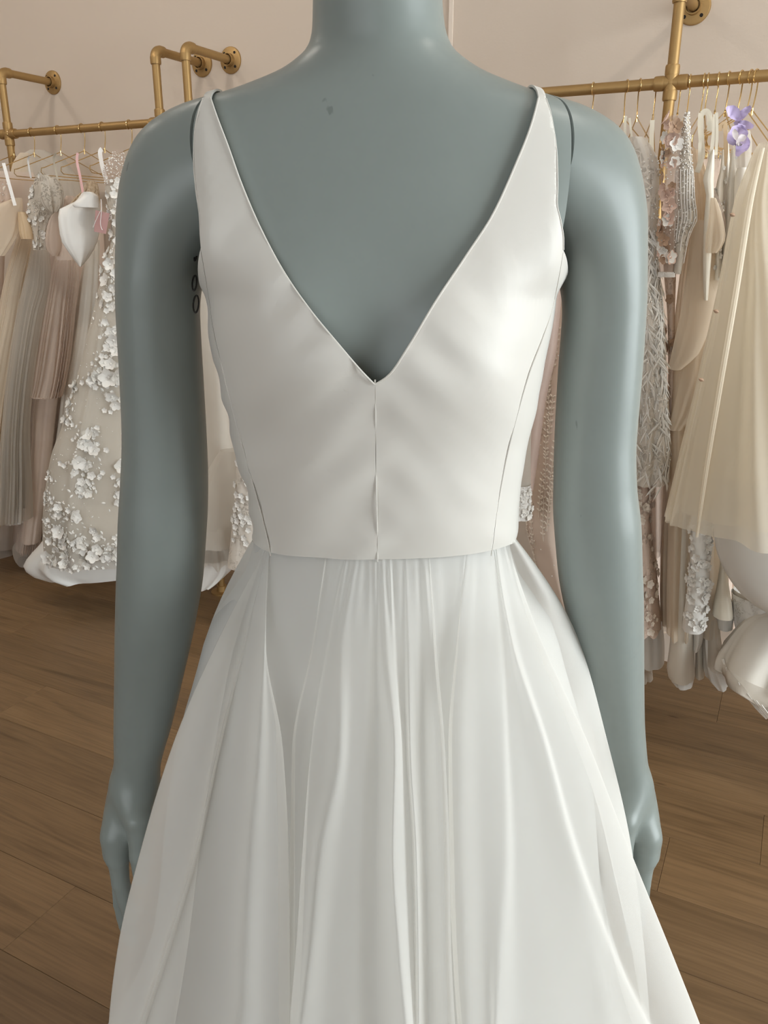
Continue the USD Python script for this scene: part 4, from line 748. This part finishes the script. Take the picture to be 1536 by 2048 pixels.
drape(g, 'sheer_panel', 'net_clear', [(950, 1290, 1338), (1000, 1296, 1334), (1060, 1304, 1326), (1110, 1308, 1320)], 2.10, depth=(.03, .04), folds=5, amp=.25, seed=74)
drape(g, 'lining', 'satin_white', [(900, 1246, 1296), (1100, 1252, 1300), (1250, 1262, 1326), (1300, 1262, 1329), (1320, 1264, 1328)], 2.18, depth=(.04, .10), folds=5, amp=.08, seed=75)
drape(g, 'train', 'tulle_grey', [(1310, 1262, 1296), (1330, 1258, 1302), (1352, 1262, 1306)], 2.20, depth=(.05, .07), folds=5, amp=.25, seed=76)
g = gown_thing('illusion sleeve gown with pink and brown flower appliques right of the brass post', RG)
d = drape(g, 'sleeve', 'net_clear', [(232, 1340, 1358), (250, 1332, 1364), (300, 1330, 1362), (360, 1329, 1360), (420, 1326, 1358), (480, 1322, 1352), (546, 1317, 1347)], 2.02, depth=(.025, .03), folds=4, amp=.1, seed=77)
drape(g, 'cuff', 'lace_white', [(544, 1316, 1348), (554, 1315, 1348)], 2.015, depth=(.032, .032), folds=4, amp=.04, seed=78)
for k in range(36):
    py = eg.uniform(236, 540); px = np.interp(py, [236, 540], [1345, 1328])+eg.uniform(-15, 11); t, th = d.find(px, py); p, n = d.frame(t, th, .002); obj('flower', blossom(p, n, eg.uniform(.009, .017), eg.uniform(0, 6), 5, .3), MATS[['petal_pink', 'petal_pink', 'petal_white', 'petal_brown'][k % 4]], g, smooth=60)
obj('beading', sprinkle(d, 90, 'bead', .0018, 79), MATS['bead'], g, kind='stuff')
d = drape(g, 'skirt', 'lace_blush', [(400, 1322, 1352), (550, 1328, 1352), (620, 1334, 1350), (700, 1336, 1350), (800, 1336, 1352), (960, 1334, 1354)], 2.12, depth=(.03, .05), folds=4, amp=.12, seed=80)
for k in range(8):
    t, th = d.find(eg.uniform(1334, 1350), eg.uniform(560, 700)); p, n = d.frame(t, th, .002); obj('flower', blossom(p, n, .012, eg.uniform(0, 6), 5, .3), MATS['petal_brown'], g, smooth=60)
g = gown_thing('silver beaded sheer sleeve gown left of the champagne tulle gown', RG)
d = drape(g, 'sleeve', 'lace_grey', [(226, 1370, 1378), (250, 1365, 1379), (300, 1357, 1382), (350, 1352, 1386), (400, 1351, 1388), (438, 1352, 1392), (470, 1350, 1377), (510, 1348, 1368), (548, 1346, 1362)], 2.03, depth=(.02, .025), folds=4, amp=.15, seed=81)
obj('beading', sprinkle(d, 280, 'bead', .0019, 82, t=(0, .75)), MATS['bead'], g, kind='stuff')
for k in range(9):
    t, th = d.find(1352+k*4, 300); obj('beaded_strand', tube(np.array([d.frame(min(.35+s*.6, 1), th+.1*math.sin(s*4+k), .002)[0] for s in np.linspace(0, eg.uniform(.5, 1), 12)]), .0011, 5), MATS['bead'], g)
drape(g, 'cuff', 'lace_white', [(546, 1330, 1350), (554, 1330, 1351)], 2.0, depth=(.02, .02), folds=3, amp=.04, seed=83)
g = gown_thing('champagne tulle gown with v neckline, hanging full length between beaded sleeve and cream tulle', RG)
drape(g, 'skirt', 'tulle_champagne', [(300, 1384, 1402), (340, 1384, 1410), (400, 1385, 1428), (470, 1376, 1440), (560, 1361, 1446), (700, 1347, 1446), (800, 1340, 1446), (900, 1337, 1446), (1000, 1334, 1446), (1100, 1331, 1440), (1200, 1329, 1430), (1256, 1330, 1424)], 2.14, depth=(.03, .14), folds=10, amp=.5, seed=84, power=.5)
drape(g, 'inner_skirt', 'tulle_sand', [(330, 1388, 1410), (470, 1384, 1436), (700, 1356, 1440), (900, 1346, 1440), (1200, 1342, 1420), (1240, 1342, 1418)], 2.18, depth=(.03, .11), folds=7, amp=.18, seed=85)
drape(g, 'lining', 'satin_sand', [(360, 1392, 1410), (600, 1376, 1436), (900, 1352, 1436), (1180, 1350, 1424)], 2.22, depth=(.02, .08), folds=6, amp=.16, seed=86)
for k, (a, b) in enumerate(((700, 540), (820, 640), (920, 760))): drape(g, 'tulle_layer', 'tulle_champagne', [(a-260, 1384, 1420), (a-120, 1368, 1440), (a, 1344, 1404-10*k), (a+36, 1336, 1366)], 2.08+.015*k, depth=(.02, .06), folds=4, amp=.15, seed=87+k)
drape(g, 'bow', 'tulle_champagne', [(396, 1422, 1432), (440, 1418, 1446), (478, 1412, 1450), (500, 1410, 1440), (506, 1412, 1434)], 2.02, depth=(.02, .03), folds=6, amp=.35, seed=91)
obj('hanger_loop', cat([band([(1403, 226), (1401, 250), (1404, 300), (1394, 345)], 2.06, .012), band([(1404, 228), (1412, 223), (1419, 232), (1420, 262)], 2.06, .012), band([(1400, 285), (1399, 320)], 2.05, .007)]), MATS['ribbon_ivory'], g)
g = gown_thing('cream satin gown with narrow straps beside the champagne tulle gown', RG)
drape(g, 'bodice', 'satin_cream', [(300, 1424, 1429), (330, 1414, 1429), (360, 1406, 1428), (390, 1412, 1428), (440, 1408, 1428), (500, 1406, 1424), (600, 1408, 1416)], 2.04, depth=(.02, .03), folds=3, amp=.12, seed=92)
drape(g, 'sheer_side', 'net_clear', [(380, 1420, 1430), (420, 1426, 1446), (450, 1428, 1452), (484, 1420, 1440)], 2.06, depth=(.015, .02), folds=4, amp=.2, seed=93)
obj('strap', cat([band([(1430, 228), (1428, 260), (1420, 320), (1410, 352)], 2.05, .008), band([(1433, 225), (1434, 262), (1432, 310)], 2.05, .006)]), MATS['ribbon_ivory'], g)
g = gown_thing('ivory halter gown with jagged lace edge left of the lilac flower', RG)
d = drape(g, 'bodice', 'satin_ivory', [(300, 1444, 1448), (340, 1440, 1449), (372, 1432, 1448), (410, 1432, 1446), (470, 1432, 1444), (560, 1426, 1444)], 2.08, depth=(.02, .03), folds=3, amp=.15, seed=94)
obj('lace_blossom', sprinkle(d, 24, 'blossom', .007, 95), MATS['petal_white'], g, kind='stuff')
d = drape(g, 'skirt', 'satin_ivory', [(260, 1448, 1456), (320, 1446, 1460), (370, 1444, 1464), (440, 1442, 1464), (600, 1430, 1466)], 2.12, depth=(.02, .03), folds=3, amp=.2, seed=96)
obj('hanger_loop', band([(1440, 262), (1443, 250), (1450, 246), (1452, 300), (1446, 340)], 2.08, .009), MATS['satin_sand'], g)
g = gown_thing('grey ivory satin gown topped by the lilac fabric flower', RG)
drape(g, 'bodice', 'satin_ivory', [(336, 1474, 1498), (350, 1470, 1502), (400, 1468, 1502), (470, 1464, 1498), (560, 1456, 1496)], 2.06, depth=(.03, .04), folds=3, amp=.08, seed=97)
drape(g, 'sheer_top', 'tulle_grey', [(262, 1462, 1500), (290, 1466, 1504), (336, 1472, 1500)], 2.06, depth=(.025, .03), folds=5, amp=.15, seed=98)
drape(g, 'side_panel', 'satin_ivory', [(300, 1462, 1470), (360, 1456, 1474), (420, 1452, 1472), (540, 1440, 1470)], 2.09, depth=(.02, .03), folds=3, amp=.2, seed=99)
fl_ = thing('fabric_flower', 'large lilac fabric flower with drooping petals among the hangers on the right', 'fabric flower')
for k, (px, py, ln, roll, mm) in enumerate([(1468, 246, .040, 1.9, 'petal_lilac'), (1470, 242, .036, .9, 'petal_lilac'), (1480, 240, .036, -.9, 'petal_lilac'), (1478, 248, .050, 3.0, 'petal_lilac'), (1486, 252, .046, 3.6, 'petal_lilac'), (1474, 254, .046, 2.7, 'petal_lilac'), (1490, 272, .034, 3.0, 'petal_lilac'), (1494, 278, .042, 3.5, 'petal_lilac'), (1484, 268, .028, 3.2, 'petal_pale'), (1490, 270, .026, 3.6, 'petal_pale'), (1468, 258, .026, 2.9, 'petal_pale')]):
    p = on_y(px, py, 1.98-.004*k); n = -(p-[0, 0, EYE]); q = petal(ln, ln*(.22+.03*(k % 5)), ln*(.25+.12*(k % 3)), 9); q.vertices += (meshkit.fbm(q.vertices*90+k*7, 2)[:, None]-.5)*np.array([.4, .2, .9])*ln*.55; q.vertices = q.vertices@orient(n+np.array([0, 0, .35])*np.linalg.norm(n), -roll+np.pi*0).T + p; obj('petal', q, MATS[mm], fl_, smooth=True)
obj('ribbon', band([(1474, 262), (1477, 285), (1472, 318)], 1.97, .005), MATS['ribbon_white'], fl_)
g = gown_thing('wide cream tulle gown filling the right edge, its hem ending above the floor', RG)
drape(g, 'overskirt', 'tulle_cream', [(286, 1518, 1570), (310, 1504, 1580), (340, 1492, 1590), (400, 1470, 1600), (480, 1454, 1620), (560, 1440, 1650), (700, 1411, 1690), (800, 1390, 1720), (900, 1368, 1750), (1000, 1347, 1780), (1066, 1333, 1800)], 1.90, depth=(.04, .20), folds=14, amp=.20, seed=101, nt=380, power=.5)
drape(g, 'second_layer', 'tulle_cream', [(300, 1522, 1570), (400, 1486, 1600), (560, 1452, 1640), (700, 1426, 1690), (900, 1384, 1750), (1040, 1358, 1790)], 1.93, depth=(.03, .17), folds=6, amp=.08, seed=102)
drape(g, 'lining', 'satin_cream', [(320, 1528, 1570), (400, 1500, 1600), (560, 1470, 1640), (700, 1445, 1690), (860, 1420, 1750), (960, 1410, 1790)], 1.96, depth=(.02, .14), folds=5, amp=.07, seed=103)
drape(g, 'front_fold', 'tulle_cream', [(296, 1521, 1530), (420, 1492, 1504), (560, 1470, 1482), (800, 1430, 1441), (960, 1405, 1414), (1072, 1391, 1397)], 1.82, depth=(.012, .02), folds=3, amp=.2, seed=131)
for (px, py) in ((1471, 432), (1438, 625), (1408, 762)):
    obj('sprig_applique', leaf(on_y(px, py, 1.76), -(on_y(px, py, 1.8)-[0, 0, EYE]), .012, .004, 1.2), MATS['petal_brown'], g)
g = gown_thing('white satin gown with a rounded hem below the cream tulle gown at right edge', RG)
drape(g, 'skirt', 'satin_white', [(900, 1462, 1700), (1000, 1440, 1700), (1060, 1428, 1700), (1110, 1430, 1700), (1150, 1444, 1700), (1185, 1466, 1700), (1212, 1496, 1700), (1230, 1540, 1700)], 2.02, depth=(.08, .14), folds=3, amp=.03, seed=104)
g = gown_thing('cream satin gown, a small flared corner showing under the round white hem', RG)
drape(g, 'skirt', 'satin_cream', [(1080, 1446, 1452), (1130, 1440, 1455), (1170, 1434, 1458), (1205, 1428, 1464), (1230, 1425, 1467)], 2.08, depth=(.03, .06), folds=3, amp=.15, seed=105)
drape(g, 'lining', 'satin_white', [(1200, 1434, 1464), (1235, 1434, 1468), (1252, 1436, 1466)], 2.12, depth=(.05, .06), folds=3, amp=.1, seed=106)
g = gown_thing('sand tulle gown with long fine folds behind the lace trimmed train', RG)
drape(g, 'skirt', 'tulle_sand', [(800, 1400, 1470), (1000, 1410, 1460), (1100, 1412, 1456), (1180, 1408, 1440), (1260, 1404, 1440)], 2.20, depth=(.05, .09), folds=10, amp=.2, seed=107)
g = gown_thing('white gown with lace trimmed edge hanging straight below the cream tulle hem', RG)
d = drape(g, 'skirt', 'satin_white', [(900, 1388, 1428), (1070, 1381, 1424), (1140, 1379, 1420), (1200, 1372, 1416), (1258, 1364, 1408)], 2.04, depth=(.03, .05), folds=4, amp=.08, seed=108)
obj('lace_blossom', sprinkle(d, 70, 'blossom', .010, 109, t=(.4, .99)), MATS['petal_white'], g, kind='stuff')
g = gown_thing('ivory satin gown with a flared hem just above the floor, right of the arm', RG)
drape(g, 'skirt', 'satin_ivory', [(1000, 1346, 1380), (1150, 1344, 1382), (1245, 1341, 1386), (1300, 1338, 1388), (1336, 1333, 1389), (1350, 1336, 1389)], 2.10, depth=(.03, .09), folds=3, amp=.08, seed=110)
drape(g, 'underskirt', 'satin_white', [(1300, 1346, 1384), (1340, 1342, 1387), (1356, 1341, 1386), (1366, 1350, 1384)], 2.14, depth=(.06, .07), folds=4, amp=.15, seed=111)
g = gown_thing('slim white gown with a narrow rolled hem between two flared satin hems', RG)
drape(g, 'skirt', 'satin_white', [(1000, 1386, 1402), (1200, 1386, 1404), (1280, 1386, 1406), (1298, 1386, 1398)], 2.10, depth=(.02, .035), folds=3, amp=.12, seed=112)
drape(g, 'inner_skirt', 'satin_ivory', [(1000, 1392, 1406), (1240, 1391, 1407), (1320, 1390, 1407), (1352, 1390, 1408)], 2.16, depth=(.02, .04), folds=3, amp=.15, seed=113)
g = gown_thing('grey white gown whose soft train curls on the floor beside the slim white gown', RG)
drape(g, 'skirt', 'satin_white', [(1000, 1406, 1436), (1220, 1405, 1428), (1280, 1406, 1432), (1320, 1408, 1446), (1345, 1410, 1462), (1362, 1432, 1458)], 2.16, depth=(.03, .10), folds=5, amp=.18, seed=114)
drape(g, 'sheer_layer', 'tulle_grey', [(1220, 1412, 1440), (1280, 1416, 1442), (1330, 1416, 1456)], 2.12, depth=(.03, .08), folds=5, amp=.15, seed=115)
g = gown_thing('heavy ivory gown lying as a broad train on the floor at the right edge', RG)
drape(g, 'train', 'crepe_ivory', [(1232, 1560, 1700), (1250, 1504, 1700), (1270, 1480, 1700), (1300, 1458, 1700), (1330, 1440, 1700), (1350, 1436, 1700), (1366, 1480, 1700)], 2.06, depth=(.03, .26), folds=9, amp=.22, seed=116)
g = gown_thing('white beaded tulle train spread on the floor in the right corner', RG)
d = drape(g, 'train', 'tulle_grey', [(1340, 1450, 1700), (1362, 1462, 1700), (1384, 1486, 1700), (1405, 1510, 1700), (1424, 1542, 1700)], 2.02, depth=(.20, .24), folds=7, amp=.06, seed=117)
for k in range(14):
    t0 = eg.uniform(.05, .5); h0 = 2.9-k*.07; obj('beaded_strand', tube(np.array([d.frame(min(t0+s*.45, .98), h0-.12*s*s, .003)[0] for s in np.linspace(0, 1, 10)]), .0016, 5), MATS['bead'], g)
obj('beaded_edge', tube(np.array([d.frame(s, 3.0-.2*s, .004)[0] for s in np.linspace(0, 1, 30)]), .0035, 6), MATS['petal_white'], g)
g = gown_thing('lace trimmed gown bunched in the gap under the round white hem', RG)
d = drape(g, 'skirt', 'lace_white', [(1196, 1462, 1640), (1215, 1464, 1640), (1240, 1466, 1640), (1262, 1470, 1640)], 2.12, depth=(.10, .12), folds=12, amp=.12, seed=118)
drape(g, 'lining', 'satin_ivory', [(1190, 1466, 1640), (1256, 1474, 1640)], 2.14, depth=(.09, .11), folds=5, amp=.1, seed=119)
g = gown_thing('blush gown added to fill the dark gaps behind the champagne and feathery gowns', RG)
drape(g, 'skirt', 'crepe_blush', [(320, 1290, 1470), (600, 1280, 1480), (1000, 1280, 1480), (1240, 1290, 1470)], 2.42, depth=(.03, .06), folds=14, amp=.2, seed=120)  # added backing gown, covers the wall between the right rack's gowns
